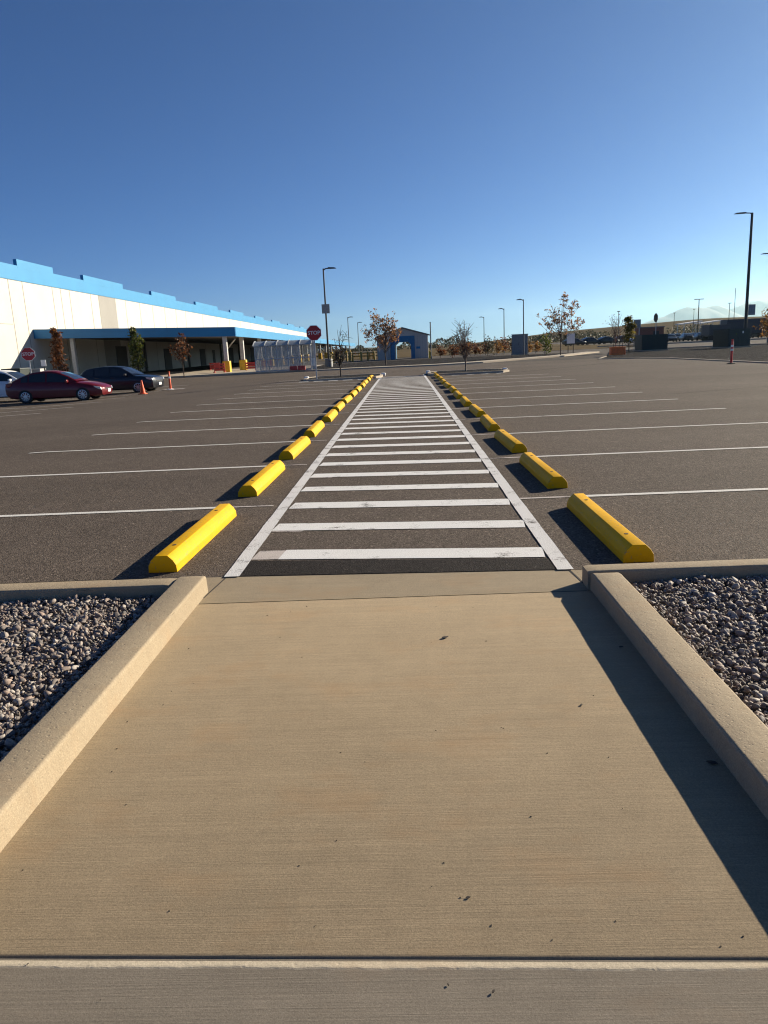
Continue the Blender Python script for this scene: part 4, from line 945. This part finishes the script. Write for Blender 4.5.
# ------------------------------------------------------------------ hill and mountains
def hill_z(x, y):
    f = 1/(1+math.exp(-(x-95)/26)); return 9.5*f*min(1, max(0, (y-290)/120)) + .5*math.sin(x*.05)*f - .4
b = MB(); vs = []; fs = []; nx, ny = 80, 24
for j in range(ny+1):
    for i in range(nx+1):
        x = 40+560*i/nx; y = 280+420*j/ny; z = hill_z(x, y)
        if j == ny or i == nx: z = -2
        vs.append((x, y, z-.4))
for j in range(ny):
    for i in range(nx): k = j*(nx+1)+i; fs.append((k, k+1, k+nx+2, k+nx+1))
b.faces(vs, fs); struct(b.build('hill', M['field'], smooth=60, fix=False), 'low brown green hill rising to the right on the horizon', 'hill')
b = MB(); vs = []; fs = []; rs = random.Random(1)
KN = [(2600, 20), (3400, 90), (3900, 200), (4150, 300), (4450, 405), (4700, 440), (4865, 428), (5020, 360), (5140, 330), (5370, 410), (5635, 500), (6000, 505), (6500, 480), (7200, 440), (8200, 500), (9500, 420), (11000, 300), (12500, 60)]
nx, ny = 160, 10
for i in range(nx+1):
    x = 2600+9900*i/nx; h = lerp_tab(KN, x)*.9
    h *= 1+.05*math.sin(x*.013)+.03*math.sin(x*.031)
    for j in range(ny+1):
        f = j/ny; y = 11000+2600*f; pf = math.sin(math.pi*min(1, f*1.0))**.9 if f > 0 else 0
        vs.append((x, y, -1+(h+1)*pf*(1+.06*math.sin(x*.02+f*9)*(1 if 0 < f < .5 else 0))))
for i in range(nx):
    for j in range(ny): k = i*(ny+1)+j; fs.append((k, k+ny+1, k+ny+2, k+1))
b.faces(vs, fs); struct(b.build('mountain', M['mount'], smooth=60, fix=False), 'faint mountain range in the haze at the right', 'mountain')
# ------------------------------------------------------------------ light, air, camera
SUN = Vector((2.22, 1.55, 1.0)).normalized()
el = math.asin(SUN.z); az = math.atan2(SUN.x, SUN.y)
wd = bpy.data.worlds.new('World'); SC.world = wd; wd.use_nodes = True; nt = wd.node_tree
bg = nt.nodes['Background']; sky = nt.nodes.new('ShaderNodeTexSky'); sky.sky_type = 'NISHITA'; sky.sun_disc = False
sky.sun_elevation = el; sky.sun_rotation = az; sky.altitude = 3000; sky.air_density = .85; sky.dust_density = .1; sky.ozone_density = 8.8
nt.links.new(sky.outputs['Color'], bg.inputs['Color']); bg.inputs['Strength'].default_value = .05
ld = bpy.data.lights.new('sun', 'SUN'); ld.energy = 5.0; ld.angle = R(.53); ld.color = (1.0, .875, .68)
lo = bpy.data.objects.new('sun', ld); COL.objects.link(lo); lo.rotation_euler = SUN.to_track_quat('Z', 'Y').to_euler(); lo.location = (60, 33, 40)
HAZE = 5e-5
if HAZE:
    b = MB(); b.box2((-15000, -1900, -1.9), (15500, 15500, 575)); o = b.build('haze', [])
    m = bpy.data.materials.new('haze_air'); m.use_nodes = True; n2 = m.node_tree; n2.nodes.remove(n2.nodes['Principled BSDF'])
    pv = n2.nodes.new('ShaderNodeVolumePrincipled'); pv.inputs['Color'].default_value = (.60, .88, 1, 1); pv.inputs['Anisotropy'].default_value = .6; pv.inputs['Density'].default_value = HAZE
    n2.links.new(pv.outputs[0], n2.nodes['Material Output'].inputs['Volume']); o.data.materials.append(m)
    tag(o, 'thin pale morning haze over the plain', 'haze', kind='stuff')
cd = bpy.data.cameras.new('camera'); cam = bpy.data.objects.new('camera', cd); COL.objects.link(cam); SC.camera = cam
cd.sensor_fit = 'VERTICAL'; cd.sensor_height = 36; cd.lens = 740/1024*36; cd.clip_start = .05; cd.clip_end = 60000
pit, roll, yaw = .2195, -.0463, -.036
fw = Vector((math.sin(yaw)*math.cos(pit), math.cos(yaw)*math.cos(pit), -math.sin(pit))); r0 = Vector((math.cos(yaw), -math.sin(yaw), 0)); u0 = r0.cross(fw)
rt = r0*math.cos(roll)+u0*math.sin(roll); up = -r0*math.sin(roll)+u0*math.cos(roll)
mt = Matrix((rt, up, -fw)).transposed().to_4x4(); mt.translation = (0, 0, 1.568); cam.matrix_world = mt
SC.render.engine = 'CYCLES'; SC.cycles.use_denoising = True; SC.cycles.filter_width = 1.15; SC.cycles.max_bounces = 6; SC.cycles.volume_bounces = 0; SC.cycles.transparent_max_bounces = 12
SC.view_settings.view_transform = 'Standard'; SC.view_settings.look = 'None'; SC.view_settings.gamma = 1; SC.view_settings.exposure = 1.05
